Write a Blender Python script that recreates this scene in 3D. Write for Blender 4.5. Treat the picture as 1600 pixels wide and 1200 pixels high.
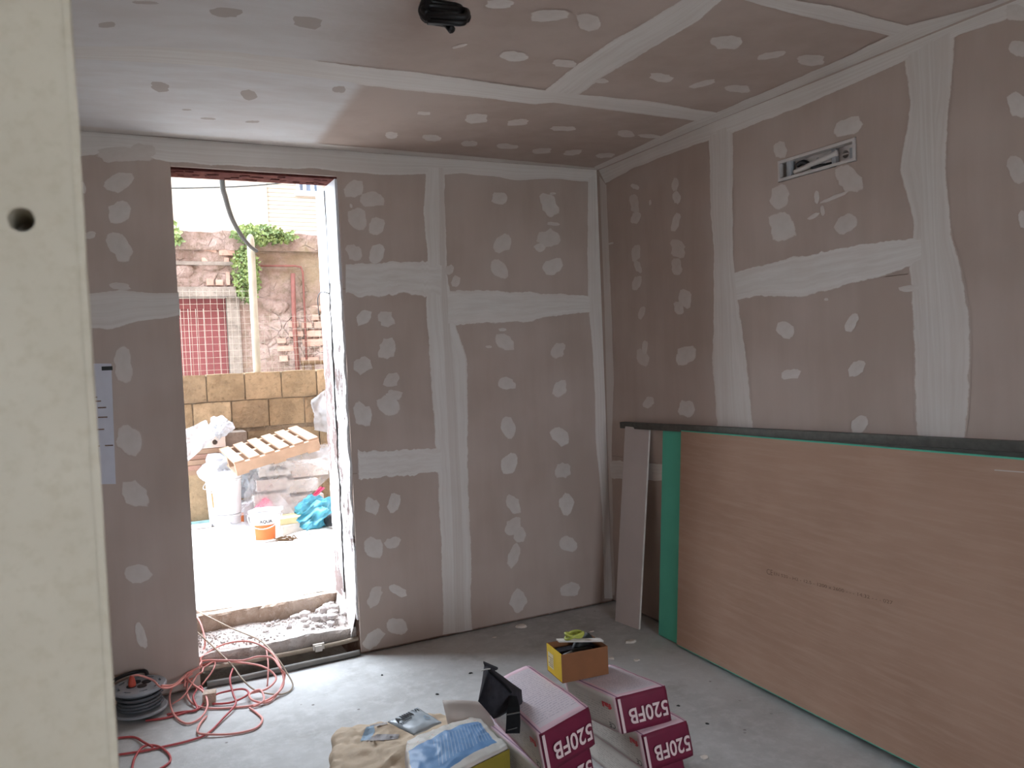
import bpy, bmesh, math, random
import numpy as np
from math import sin, cos, pi, radians
from mathutils import Vector, Matrix, noise

random.seed(7)
for o in list(bpy.data.objects):
    bpy.data.objects.remove(o)
scn = bpy.context.scene
COL = scn.collection

# ------------------------------------------------------------------ camera
F, YAW, PIT, ROL = 1243.0, radians(26.5), radians(-2.3), radians(-2.4)
CH = 1.685                                   # eye height
_f = np.array([sin(YAW)*cos(PIT), cos(YAW)*cos(PIT), sin(PIT)])
_r0 = np.array([cos(YAW), -sin(YAW), 0.0])
_u0 = np.cross(_r0, _f)
_r = _r0*cos(ROL) + _u0*sin(ROL)
_u = -_r0*sin(ROL) + _u0*cos(ROL)
CAMP = np.array([0, 0, CH])
cam = bpy.data.cameras.new('camera')
cam.sensor_width = 36.0
cam.lens = F/1600*36
cam.clip_start = 0.02
cam.dof.use_dof = True
cam.dof.focus_distance = 4.4
cam.dof.aperture_fstop = 9.0
camo = bpy.data.objects.new('camera', cam)
COL.objects.link(camo)
camo.matrix_world = Matrix(((_r[0], _u[0], -_f[0], 0), (_r[1], _u[1], -_f[1], 0), (_r[2], _u[2], -_f[2], CH), (0, 0, 0, 1)))
scn.camera = camo

# ------------------------------------------------------------------ world (flat overcast daylight), view
world = bpy.data.worlds.new('overcast_sky')
scn.world = world
world.use_nodes = True
bg = world.node_tree.nodes['Background']
bg.inputs[0].default_value = (0.83, 0.925, 1.05, 1)
bg.inputs[1].default_value = 13.0
scn.view_settings.view_transform = 'Standard'
scn.view_settings.look = 'None'
scn.view_settings.gamma = 1.0
scn.view_settings.use_curve_mapping = False
scn.view_settings.exposure = 0.3
scn.cycles.max_bounces = 10
scn.cycles.diffuse_bounces = 7
scn.cycles.transparent_max_bounces = 12
scn.cycles.caustics_reflective = False
scn.cycles.caustics_refractive = False
scn.cycles.sample_clamp_indirect = 6.0

# room measures (metres)
H = 2.845          # ceiling
D = 4.406          # back wall face (y)
W = 2.875          # right wall face (x)
XL, YR = -1.75, -2.6   # left wall, wall behind the camera
DX0, DX1, DZ = 0.312, 1.168, 2.70   # doorway
ZO = 0.245         # courtyard level
WT = 0.48          # masonry thickness at the doorway


def portal(name, loc, rot, sx, sy):
    l = bpy.data.lights.new(name, 'AREA')
    l.shape = 'RECTANGLE'
    l.size, l.size_y = sx, sy
    l.cycles.is_portal = True
    o = bpy.data.objects.new(name, l)
    COL.objects.link(o)
    o.location = loc
    o.rotation_euler = rot
    return o


WIN = (0.5, 2.2, 1.0, 2.2)      # window in the wall behind the camera: x0,x1,z0,z1
# portals emit nothing, they only point the sampling at the real openings
portal('doorway_sky_portal', ((DX0+DX1)/2, D+WT+0.02, (DZ+ZO)/2), (radians(-90), 0, 0), DX1-DX0, DZ-ZO)
portal('window_rear_offscreen', ((WIN[0]+WIN[1])/2, YR-0.16, (WIN[2]+WIN[3])/2), (radians(90), 0, 0), WIN[1]-WIN[0], WIN[3]-WIN[2])


# ------------------------------------------------------------------ pixel -> place
def ray(x, y):
    return _r*((x-800)/F) - _u*((y-600)/F) + _f


def on_z(x, y, z=0.0):
    d = ray(x, y)
    return CAMP + d*(z-CH)/d[2]


def on_y(x, y, v):
    d = ray(x, y)
    return CAMP + d*v/d[1]


def on_x(x, y, v):
    d = ray(x, y)
    return CAMP + d*v/d[0]


def to_px(p):
    q = np.array(p, float)-CAMP
    d = np.dot(q, _f)
    return (800+F*np.dot(q, _r)/d, 600-F*np.dot(q, _u)/d)


# ------------------------------------------------------------------ colours and materials
def lin(c):
    c /= 255.0
    return c/12.92 if c <= 0.04045 else ((c+0.055)/1.055)**2.4


def rgb(r, g, b):
    return (lin(r), lin(g), lin(b), 1)


class NT:
    def __init__(s, name):
        s.m = bpy.data.materials.new(name)
        s.m.use_nodes = True
        s.t = s.m.node_tree
        s.n = s.t.nodes
        s.b = s.n['Principled BSDF']
        s.out = s.n['Material Output']

    def add(s, typ, **kw):
        nd = s.n.new(typ)
        for k, v in kw.items():
            if k.startswith('i_'):
                nd.inputs[k[2:].replace('_', ' ')].default_value = v
            else:
                setattr(nd, k, v)
        return nd

    def link(s, a, b):
        s.t.links.new(a, b)

    def pos(s):
        return s.add('ShaderNodeNewGeometry').outputs['Position']

    def obj(s):
        return s.add('ShaderNodeTexCoord').outputs['Object']

    def uv(s):
        return s.add('ShaderNodeTexCoord').outputs['UV']

    def noise(s, vec, scale, detail=4, rough=0.55, stretch=None):
        if stretch:
            mp = s.add('ShaderNodeMapping')
            mp.inputs['Scale'].default_value = stretch
            s.link(vec, mp.inputs[0])
            vec = mp.outputs[0]
        nd = s.add('ShaderNodeTexNoise')
        nd.inputs['Scale'].default_value = scale
        nd.inputs['Detail'].default_value = detail
        nd.inputs['Roughness'].default_value = rough
        s.link(vec, nd.inputs['Vector'])
        return nd.outputs['Fac']

    def math(s, op, a, b=None, c=None, clamp=False):
        nd = s.add('ShaderNodeMath', operation=op)
        nd.use_clamp = clamp
        for i, v in enumerate((a, b, c)):
            if v is None:
                continue
            if isinstance(v, (int, float)):
                nd.inputs[i].default_value = v
            else:
                s.link(v, nd.inputs[i])
        return nd.outputs[0]

    def ramp(s, fac, lo, hi, a=0.0, b=1.0):
        nd = s.add('ShaderNodeMapRange')
        nd.interpolation_type = 'SMOOTHSTEP'
        nd.inputs[1].default_value = lo
        nd.inputs[2].default_value = hi
        nd.inputs[3].default_value = a
        nd.inputs[4].default_value = b
        s.link(fac, nd.inputs[0])
        return nd.outputs[0]

    def mix(s, fac, a, b):
        nd = s.add('ShaderNodeMix', data_type='RGBA')
        if isinstance(fac, (int, float)):
            nd.inputs[0].default_value = fac
        else:
            s.link(fac, nd.inputs[0])
        for i, v in ((6, a), (7, b)):
            if isinstance(v, tuple):
                nd.inputs[i].default_value = v
            else:
                s.link(v, nd.inputs[i])
        return nd.outputs[2]

    def bump(s, h, strength=0.2, dist=0.01):
        nd = s.add('ShaderNodeBump')
        nd.inputs['Strength'].default_value = strength
        nd.inputs['Distance'].default_value = dist
        s.link(h, nd.inputs['Height'])
        s.link(nd.outputs[0], s.b.inputs['Normal'])

    def fin(s, col, rough=0.8, spec=0.3, metal=0.0):
        if isinstance(col, tuple):
            s.b.inputs['Base Color'].default_value = col
        else:
            s.link(col, s.b.inputs['Base Color'])
        s.b.inputs['Roughness'].default_value = rough
        s.b.inputs['Specular IOR Level'].default_value = spec
        s.b.inputs['Metallic'].default_value = metal
        return s.m


def plain(name, c, rough=0.7, spec=0.3, var=0.12, scale=12, bump=0.0, metal=0.0, coord='obj'):
    t = NT(name)
    v = t.obj() if coord == 'obj' else t.pos()
    n = t.noise(v, scale)
    dark = tuple(x*(1-var) for x in c[:3])+(1,)
    lite = tuple(min(1, x*(1+var)) for x in c[:3])+(1,)
    if bump:
        t.bump(n, bump, 0.01)
    return t.fin(t.mix(t.ramp(n, 0.3, 0.7), dark, lite), rough, spec, metal)


BOARD_A, BOARD_B = rgb(179, 162, 151), rgb(192, 176, 166)
FILL_A, FILL_B = rgb(222, 217, 211), rgb(234, 231, 227)


def board_col(t):
    p = t.pos()
    n1 = t.noise(p, 1.6, 3)
    n2 = t.noise(p, 9.0, 3, 0.6, (1, 1, 0.15))
    f = t.math('ADD', t.math('MULTIPLY', n1, 0.7), t.math('MULTIPLY', n2, 0.3))
    return t.mix(t.ramp(f, 0.35, 0.65), BOARD_A, BOARD_B)


def m_board():
    t = NT('plasterboard_paper')
    return t.fin(board_col(t), 0.85, 0.2)


def m_filler(name, A, B, amp=0.9, lo=0.22, hi=0.5):
    t = NT(name)
    at = t.add('ShaderNodeAttribute', attribute_name='cover')
    op = t.add('ShaderNodeAttribute', attribute_name='opac')
    p = t.pos()
    nn = t.noise(p, 26, 5, 0.7)
    st = t.noise(t.uv(), 1.0, 5, 0.6, (1.2, 26, 1))
    c = t.math('ADD', at.outputs['Fac'], t.math('MULTIPLY', t.math('SUBTRACT', nn, 0.5), amp))
    f = t.ramp(c, lo, hi)
    s = t.ramp(st, 0.3, 0.7, 0.72, 1.0)
    f = t.math('MULTIPLY', t.math('MULTIPLY', f, op.outputs['Fac']), s)
    fc = t.mix(t.noise(p, 5, 3), A, B)
    t.bump(t.math('MULTIPLY', f, 1.0), 0.25, 0.002)
    return t.fin(t.mix(f, board_col(t), fc), 0.85, 0.2)


M = {}
M['board'] = m_board()
M['fill'] = m_filler('joint_filler', FILL_A, FILL_B)
M['damp'] = m_filler('damp_filler', rgb(184, 179, 176), rgb(192, 188, 184))
M['skim'] = m_filler('skim_coat', rgb(222, 221, 220), rgb(232, 231, 231), 0.2, 0.05, 0.95)


def m_floor():
    t = NT('concrete_screed')
    p = t.pos()
    a = t.noise(p, 1.3, 5, 0.6)
    b = t.noise(p, 14, 6, 0.7)
    v = t.add('ShaderNodeTexVoronoi', feature='F1')
    v.inputs['Scale'].default_value = 7
    t.link(p, v.inputs['Vector'])
    sp = t.ramp(v.outputs['Distance'], 0.03, 0.07)
    c = t.mix(t.ramp(a, 0.3, 0.7), rgb(162, 160, 157), rgb(190, 190, 188))
    c = t.mix(t.ramp(b, 0.42, 0.72, 0, 0.5), c, rgb(202, 202, 200))
    c = t.mix(t.ramp(t.noise(p, 3.1, 6, 0.65), 0.56, 0.7, 0, 0.45), c, rgb(144, 139, 132))
    c = t.mix(t.math('MULTIPLY', t.math('SUBTRACT', 1.0, sp), t.ramp(t.noise(p, 2.2), 0.5, 0.6)), c, rgb(110, 104, 98))
    t.bump(b, 0.25, 0.01)
    return t.fin(c, 0.75, 0.3)


M['floor'] = m_floor()


def m_masonry(name, c1, c2, c3, scale=6, bump=0.8):
    t = NT(name)
    p = t.pos()
    a = t.noise(p, scale, 6, 0.65)
    b = t.noise(p, scale*5, 5, 0.7)
    c = t.mix(t.ramp(a, 0.35, 0.65), c1, c2)
    c = t.mix(t.ramp(b, 0.5, 0.75, 0, 0.7), c, c3)
    t.bump(t.math('ADD', a, t.math('MULTIPLY', b, 0.6)), bump, 0.03)
    return t.fin(c, 0.95, 0.1)


M['masonry'] = m_masonry('old_masonry', rgb(150, 120, 105), rgb(176, 155, 142), rgb(205, 190, 180), 5)


def m_flake():
    # white plaster that has come off the brown masonry in patches
    t = NT('flaked_plaster')
    p = t.pos()
    n = t.noise(p, 2.6, 6, 0.65, (1, 1, 0.45))
    n2 = t.noise(p, 30, 5, 0.7)
    k = t.ramp(t.math('ADD', n, t.math('MULTIPLY', t.math('SUBTRACT', n2, 0.5), 0.18)), 0.53, 0.565)
    br = t.mix(n2, rgb(104, 86, 82), rgb(152, 134, 128))
    wh = t.mix(t.ramp(n2, 0.3, 0.7), rgb(204, 199, 196), rgb(222, 219, 217))
    t.bump(t.math('SUBTRACT', t.math('MULTIPLY', n2, 0.4), k), 0.6, 0.02)
    return t.fin(t.mix(k, wh, br), 0.9, 0.15)


M['flake'] = m_flake()
M['slab'] = m_masonry('courtyard_concrete', rgb(222, 221, 216), rgb(232, 231, 226), rgb(202, 199, 192), 3, 0.3)
M['step'] = m_masonry('broken_concrete_step', rgb(198, 186, 178), rgb(218, 210, 204), rgb(170, 154, 144), 8, 0.6)
M['stepsoil'] = m_masonry('step_riser_earth', rgb(172, 150, 132), rgb(194, 176, 160), rgb(206, 192, 182), 6, 0.8)
M['rubble'] = m_masonry('rubble_stone', rgb(190, 180, 176), rgb(210, 202, 198), rgb(160, 148, 142), 9, 0.7)
M['tuff'] = m_masonry('tuff_block', rgb(92, 79, 62), rgb(110, 96, 76), rgb(78, 68, 54), 5, 0.8)
M['mortar'] = m_masonry('grey_mortar', rgb(124, 113, 97), rgb(140, 129, 112), rgb(104, 95, 83), 8, 0.8)


def m_oldwall():
    t = NT('crumbling_render')
    p = t.pos()
    a = t.noise(p, 1.3, 7, 0.7)
    b = t.noise(p, 9, 6, 0.75)
    v = t.add('ShaderNodeTexVoronoi', feature='DISTANCE_TO_EDGE')
    v.inputs['Scale'].default_value = 4.5
    t.link(p, v.inputs['Vector'])
    c = t.mix(t.ramp(a, 0.38, 0.62), rgb(132, 112, 102), rgb(164, 146, 138))
    c = t.mix(t.ramp(b, 0.45, 0.65, 0, 0.8), c, rgb(112, 98, 84))
    c = t.mix(t.ramp(t.noise(p, 0.8, 5), 0.52, 0.66, 0, 0.7), c, rgb(138, 124, 98))
    cr = t.math('MULTIPLY', t.ramp(v.outputs['Distance'], 0.0, 0.05, 1, 0), t.ramp(a, 0.45, 0.6))
    c = t.mix(t.math('MULTIPLY', cr, 0.3), c, rgb(64, 54, 48))
    t.bump(t.math('SUBTRACT', t.math('ADD', a, b), t.math('MULTIPLY', cr, 0.4)), 1.0, 0.05)
    return t.fin(c, 0.95, 0.1)


M['oldwall'] = m_oldwall()
M['oldbrick'] = m_masonry('exposed_brick', rgb(160, 130, 116), rgb(174, 146, 132), rgb(138, 110, 98), 4, 0.5)
M['concrete'] = m_masonry('weathered_concrete', rgb(116, 107, 99), rgb(136, 127, 118), rgb(94, 87, 80), 4, 0.6)
M['cream'] = plain('cream_render', rgb(158, 148, 134), 0.9, 0.1, 0.04, 0.5, coord='pos')


def m_clad():
    t = NT('pale_brick_cladding')
    p = t.pos()
    sx = t.add('ShaderNodeSeparateXYZ')
    t.link(p, sx.inputs[0])
    fr = t.math('FRACT', t.math('MULTIPLY', sx.outputs[2], 1/0.085))
    k = t.ramp(fr, 0.12, 0.25)
    c = t.mix(t.noise(p, 1.2), rgb(158, 148, 133), rgb(164, 154, 138))
    t.bump(k, 0.5, 0.01)
    return t.fin(t.mix(k, rgb(128, 116, 101), c), 0.9, 0.1)


M['clad'] = m_clad()
M['rust'] = m_masonry('rusty_lintel', rgb(84, 46, 42), rgb(108, 66, 58), rgb(64, 40, 36), 9, 0.5)
M['redpaint'] = plain('faded_red_paint', rgb(108, 58, 58), 0.6, 0.3, 0.08, 3)
M['pipe_red'] = plain('rusty_red_pipe', rgb(112, 70, 62), 0.7, 0.3)
M['post'] = plain('mossy_white_post', rgb(160, 157, 142), 0.8, 0.2, 0.12, 5)
M['wire'] = plain('galvanised_wire', rgb(150, 142, 128), 0.5, 0.4)
M['blackc'] = plain('black_plastic', rgb(26, 24, 25), 0.45, 0.4, 0.2)
M['greycable'] = plain('grey_conduit', rgb(120, 116, 110), 0.6, 0.3)
M['beigecable'] = plain('beige_conduit', rgb(165, 150, 132), 0.6, 0.3)
M['pinkcable'] = plain('salmon_cable', rgb(222, 150, 140), 0.5, 0.35, 0.06)
M['redcable'] = plain('red_cable', rgb(176, 78, 78), 0.5, 0.35, 0.08)
M['white'] = plain('white_plastic', rgb(202, 204, 207), 0.45, 0.4, 0.03)
M['whiteboard'] = plain('white_jamb_board', rgb(208, 210, 213), 0.7, 0.2, 0.03, 4)
M['orange'] = plain('orange_label', rgb(186, 106, 58), 0.6, 0.3, 0.06)
M['ink'] = plain('black_ink', rgb(40, 38, 40), 0.7, 0.2)
M['greyink'] = plain('faint_stamp_ink', rgb(124, 100, 86), 0.8, 0.2, 0.2, 60)
M['wood'] = plain('raw_pallet_wood', rgb(158, 134, 114), 0.85, 0.15, 0.12, 8)
M['whitepaper'] = plain('white_paper', rgb(205, 205, 214), 0.8, 0.2, 0.03)
M['card'] = plain('pale_card', rgb(206, 196, 188), 0.8, 0.2, 0.04)
M['carton'] = plain('white_carton', rgb(206, 201, 194), 0.75, 0.2, 0.05)
M['pink'] = plain('pink_plastic', rgb(214, 90, 128), 0.5, 0.3, 0.1)
M['blueb'] = plain('turquoise_plastic_bag', rgb(66, 144, 166), 0.35, 0.5, 0.2, 6)
M['leaf'] = plain('green_leaf', rgb(66, 90, 42), 0.6, 0.3, 0.35, 3)
M['stem'] = plain('brown_stem', rgb(90, 70, 50), 0.8, 0.2)
M['green'] = plain('green_board_paper', rgb(96, 190, 164), 0.75, 0.2, 0.06, 3)
M['greyboard'] = plain('offcut_grey_paper', rgb(186, 174, 168), 0.85, 0.2, 0.05, 3)
M['gypsum'] = plain('gypsum_core', rgb(214, 206, 196), 0.9, 0.1)
M['steel'] = plain('galvanised_profile', rgb(92, 90, 84), 0.5, 0.5, 0.15, 30, metal=0.35)
M['reel'] = plain('grey_reel_plastic', rgb(150, 152, 156), 0.5, 0.4, 0.06)
M['reelcable'] = plain('dark_grey_cable', rgb(92, 94, 98), 0.5, 0.35, 0.1)
M['fabric'] = plain('black_pouch_fabric', rgb(52, 50, 55), 0.85, 0.2, 0.2, 40, 0.2)
M['strapm'] = plain('black_webbing', rgb(22, 22, 24), 0.8, 0.2, 0.2, 60)
M['zip'] = plain('zip_metal', rgb(190, 188, 184), 0.4, 0.5, metal=0.6)
M['boxcard'] = plain('orange_brown_carton', rgb(134, 88, 56), 0.65, 0.3, 0.06)
M['boxyellow'] = plain('yellow_print', rgb(224, 190, 40), 0.6, 0.3, 0.08)
M['boxpaper'] = plain('pale_print', rgb(214, 204, 160), 0.6, 0.3, 0.05)
M['lime'] = plain('lime_tape', rgb(178, 184, 88), 0.5, 0.35, 0.08)
M['tool'] = plain('dark_tool_plastic', rgb(44, 46, 44), 0.6, 0.35, 0.2)
M['toolgrey'] = plain('grey_tool_metal', rgb(110, 108, 106), 0.45, 0.5, 0.2)
M['maroon'] = plain('maroon_print', rgb(112, 30, 58), 0.55, 0.35, 0.06)
M['letter'] = plain('pink_white_lettering', rgb(224, 200, 200), 0.6, 0.3, 0.03)
M['redink'] = plain('red_print', rgb(214, 84, 90), 0.6, 0.3)
M['olive'] = plain('olive_print', rgb(140, 124, 46), 0.6, 0.3, 0.06)
M['vent'] = plain('vent_box_plastic', rgb(206, 200, 196), 0.5, 0.35, 0.06)
M['ventgrey'] = plain('vent_grey_plastic', rgb(160, 164, 168), 0.5, 0.35, 0.06)


def m_partition():
    t = NT('speckled_beige_board')
    p = t.pos()
    a = t.noise(p, 5, 4)
    b = t.noise(p, 90, 4, 0.7)
    c = t.mix(t.ramp(a, 0.3, 0.7), rgb(190, 181, 162), rgb(202, 194, 176))
    c = t.mix(t.ramp(b, 0.45, 0.7, 0, 0.4), c, rgb(176, 166, 142))
    return t.fin(c, 0.9, 0.1)


M['partition'] = m_partition()


def m_brown():
    t = NT('brown_board_back')
    p = t.pos()
    a = t.noise(p, 1.4, 4)
    b = t.noise(p, 3.0, 5, 0.7, (1, 1.0, 14))
    c = t.mix(t.ramp(a, 0.3, 0.7), rgb(170, 138, 118), rgb(182, 151, 131))
    c = t.mix(t.ramp(b, 0.4, 0.7, 0, 0.5), c, rgb(190, 162, 142))
    return t.fin(c, 0.85, 0.2)


M['brown'] = m_brown()


def m_plastic_film(name, c, alpha):
    t = NT(name)
    tr = t.add('ShaderNodeBsdfTransparent')
    tl = t.add('ShaderNodeBsdfTranslucent')
    tl.inputs[0].default_value = c
    df = t.b
    t.fin(c, 0.35, 0.4)
    m1 = t.add('ShaderNodeMixShader')
    m1.inputs[0].default_value = 0.4
    t.link(df.outputs[0], m1.inputs[1])
    t.link(tl.outputs[0], m1.inputs[2])
    m2 = t.add('ShaderNodeMixShader')
    n = t.noise(t.obj(), 6, 4)
    t.link(t.ramp(n, 0.3, 0.7, alpha-0.12, alpha+0.12), m2.inputs[0])
    t.link(tr.outputs[0], m2.inputs[1])
    t.link(m1.outputs[0], m2.inputs[2])
    t.link(m2.outputs[0], t.out.inputs[0])
    return t.m


M['film'] = m_plastic_film('clear_plastic_film', rgb(206, 209, 213), 0.38)
M['sheet'] = m_plastic_film('milky_plastic_sheet', rgb(200, 205, 210), 0.88)


def m_print(name, base, line, n, lo, hi, edge=None, edgec=None, thin=None):
    """paper print from the face UV: rows of small lettering, coloured borders"""
    t = NT(name)
    sx = t.add('ShaderNodeSeparateXYZ')
    uv = t.uv()
    t.link(uv, sx.inputs[0])
    u, v = sx.outputs[0], sx.outputs[1]
    fr = t.math('FRACT', t.math('MULTIPLY', v, n))
    row = t.math('LESS_THAN', fr, 0.42)
    mp = t.add('ShaderNodeMapping')
    mp.inputs['Scale'].default_value = (38, n, 1)
    t.link(uv, mp.inputs[0])
    nn = t.add('ShaderNodeTexNoise')
    nn.inputs['Scale'].default_value = 1.0
    nn.inputs['Detail'].default_value = 2
    t.link(mp.outputs[0], nn.inputs['Vector'])
    tx = t.ramp(nn.outputs['Fac'], 0.42, 0.52)
    inside = t.math('MULTIPLY', t.math('MULTIPLY', t.math('GREATER_THAN', u, lo[0]), t.math('LESS_THAN', u, hi[0])),
                    t.math('MULTIPLY', t.math('GREATER_THAN', v, lo[1]), t.math('LESS_THAN', v, hi[1])))
    k = t.math('MULTIPLY', t.math('MULTIPLY', row, tx), inside)
    ob = t.obj()
    c = t.mix(t.noise(ob, 7), base, tuple(x*0.93 for x in base[:3])+(1,))
    if edge:
        e = t.math('MAXIMUM', t.math('LESS_THAN', u, edge), t.math('GREATER_THAN', u, 1-edge))
        e2 = t.math('MAXIMUM', e, t.math('MAXIMUM', t.math('LESS_THAN', v, edge*0.7), t.math('GREATER_THAN', v, 1-edge*0.7)))
        c = t.mix(t.math('MULTIPLY', e2, 0.75), c, edgec)
    if thin:
        for x0 in (0.035, 0.955):
            ln = t.math('LESS_THAN', t.math('ABSOLUTE', t.math('SUBTRACT', u, x0)), 0.012)
            c = t.mix(t.math('MULTIPLY', ln, 0.8), c, thin)
    c = t.mix(t.math('MULTIPLY', k, 0.45), c, line)
    t.bump(t.noise(ob, 22, 4), 0.25, 0.01)
    return t.fin(c, 0.6, 0.3)


M['bagtop'] = m_print('bag_top_print', rgb(218, 208, 214), rgb(150, 140, 158), 34, (0.1, 0.1), (0.9, 0.92), 0.09, rgb(224, 186, 198), rgb(118, 60, 104))
M['bagside'] = m_print('bag_side_print', rgb(214, 208, 200), rgb(146, 140, 134), 14, (0.2, 0.15), (0.86, 0.72), 0.06, rgb(222, 190, 196))


def m_bluebag():
    t = NT('blue_printed_sack')
    uv = t.uv()
    sx = t.add('ShaderNodeSeparateXYZ')
    t.link(uv, sx.inputs[0])
    u, v = sx.outputs[0], sx.outputs[1]
    n = t.noise(t.obj(), 14, 3)
    uu = t.math('ADD', u, t.math('MULTIPLY', t.math('SUBTRACT', n, 0.5), 0.06))
    vs = t.math('ADD', v, t.math('MULTIPLY', t.math('SUBTRACT', uu, 0.5), -0.15))
    k = t.math('MULTIPLY', t.math('MULTIPLY', t.math('GREATER_THAN', uu, 0.02), t.math('LESS_THAN', uu, 0.93)),
               t.math('MULTIPLY', t.math('GREATER_THAN', vs, 0.1), t.math('LESS_THAN', vs, 0.78)))
    ln = t.math('LESS_THAN', t.math('FRACT', t.math('MULTIPLY', t.math('ADD', u, t.math('MULTIPLY', v, -0.12)), 26)), 0.25)
    ln = t.math('MULTIPLY', ln, t.math('MULTIPLY', t.math('GREATER_THAN', vs, 0.22), t.math('LESS_THAN', vs, 0.7)))
    ln = t.math('MULTIPLY', ln, t.math('GREATER_THAN', uu, 0.3))
    blue = t.mix(n, rgb(96, 140, 190), rgb(122, 164, 206))
    blue = t.mix(t.math('MULTIPLY', ln, 0.4), blue, rgb(206, 218, 228))
    base = t.mix(t.noise(t.obj(), 8), rgb(206, 202, 192), rgb(216, 212, 206))
    fl = t.ramp(t.noise(uv, 26, 2), 0.6, 0.66)
    far = t.math('GREATER_THAN', vs, 0.76)
    base = t.mix(t.math('MULTIPLY', t.math('MULTIPLY', fl, far), 0.5), base, rgb(120, 176, 140))
    fl2 = t.ramp(t.noise(uv, 17, 2), 0.64, 0.68)
    base = t.mix(t.math('MULTIPLY', t.math('MULTIPLY', fl2, far), 0.6), base, rgb(220, 150, 120))
    t.bump(t.noise(t.obj(), 16, 4), 0.3, 0.012)
    return t.fin(t.mix(k, base, blue), 0.45, 0.4)


M['bluebag'] = m_bluebag()


def m_kraft():
    t = NT('kraft_paper_sack')
    n = t.noise(t.obj(), 18, 4)
    t.bump(n, 0.4, 0.015)
    return t.fin(t.mix(n, rgb(186, 164, 138), rgb(206, 188, 164)), 0.75, 0.25)


M['kraft'] = m_kraft()
M['kraftblue'] = plain('blue_grey_print', rgb(150, 172, 190), 0.7, 0.25, 0.06)
M['kraftgrey'] = plain('grey_print', rgb(160, 156, 156), 0.7, 0.25, 0.06)
M['packet'] = plain('glossy_grey_packet', rgb(180, 190, 196), 0.3, 0.5, 0.08)


# ------------------------------------------------------------------ object helpers
def tag(o, label=None, cat=None, group=None, kind=None):
    if label:
        o['label'] = label
    if cat:
        o['category'] = cat
    if group:
        o['group'] = group
    if kind:
        o['kind'] = kind
    return o


ORG = {}


def empty(name, loc, label=None, cat=None, group=None, kind=None):
    o = bpy.data.objects.new(name, None)
    o.empty_display_size = 0.1
    COL.objects.link(o)
    o.location = [float(x) for x in loc]
    ORG[o.name] = np.array([float(x) for x in loc])
    return tag(o, label, cat, group, kind)


def origin(p):
    return ORG[p.name]


def mesh(name, V, Fc, mat, parent=None, uv=None, smooth=False, mats=None, midx=None, attrs=None):
    """V are world positions; one mesh object, its origin at its base (or at the root of its thing)"""
    V = np.array([[float(c) for c in v] for v in V])
    if parent is not None:
        org = origin(parent)
    else:
        org = np.array([(V[:, 0].min()+V[:, 0].max())/2, (V[:, 1].min()+V[:, 1].max())/2, V[:, 2].min()])
    me = bpy.data.meshes.new(name)
    me.from_pydata([tuple(v) for v in (V-org)], [], [tuple(f) for f in Fc])
    for m in (mats or [mat]):
        me.materials.append(m)
    if midx is not None:
        me.polygons.foreach_set('material_index', midx)
    if uv is not None:
        lay = me.uv_layers.new(name='UVMap')
        if len(uv) == len(V):
            for l in me.loops:
                lay.data[l.index].uv = uv[l.vertex_index]
        else:
            for i, q in enumerate(uv):
                lay.data[i].uv = q
    if attrs:
        for k, vals in attrs.items():
            a = me.attributes.new(k, 'FLOAT', 'POINT')
            a.data.foreach_set('value', [float(x) for x in vals])
    if smooth:
        me.polygons.foreach_set('use_smooth', [True]*len(me.polygons))
    me.update()
    o = bpy.data.objects.new(name, me)
    COL.objects.link(o)
    ORG[o.name] = org
    if parent is not None:
        o.parent = parent
    else:
        o.location = org.tolist()
    return o


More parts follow.
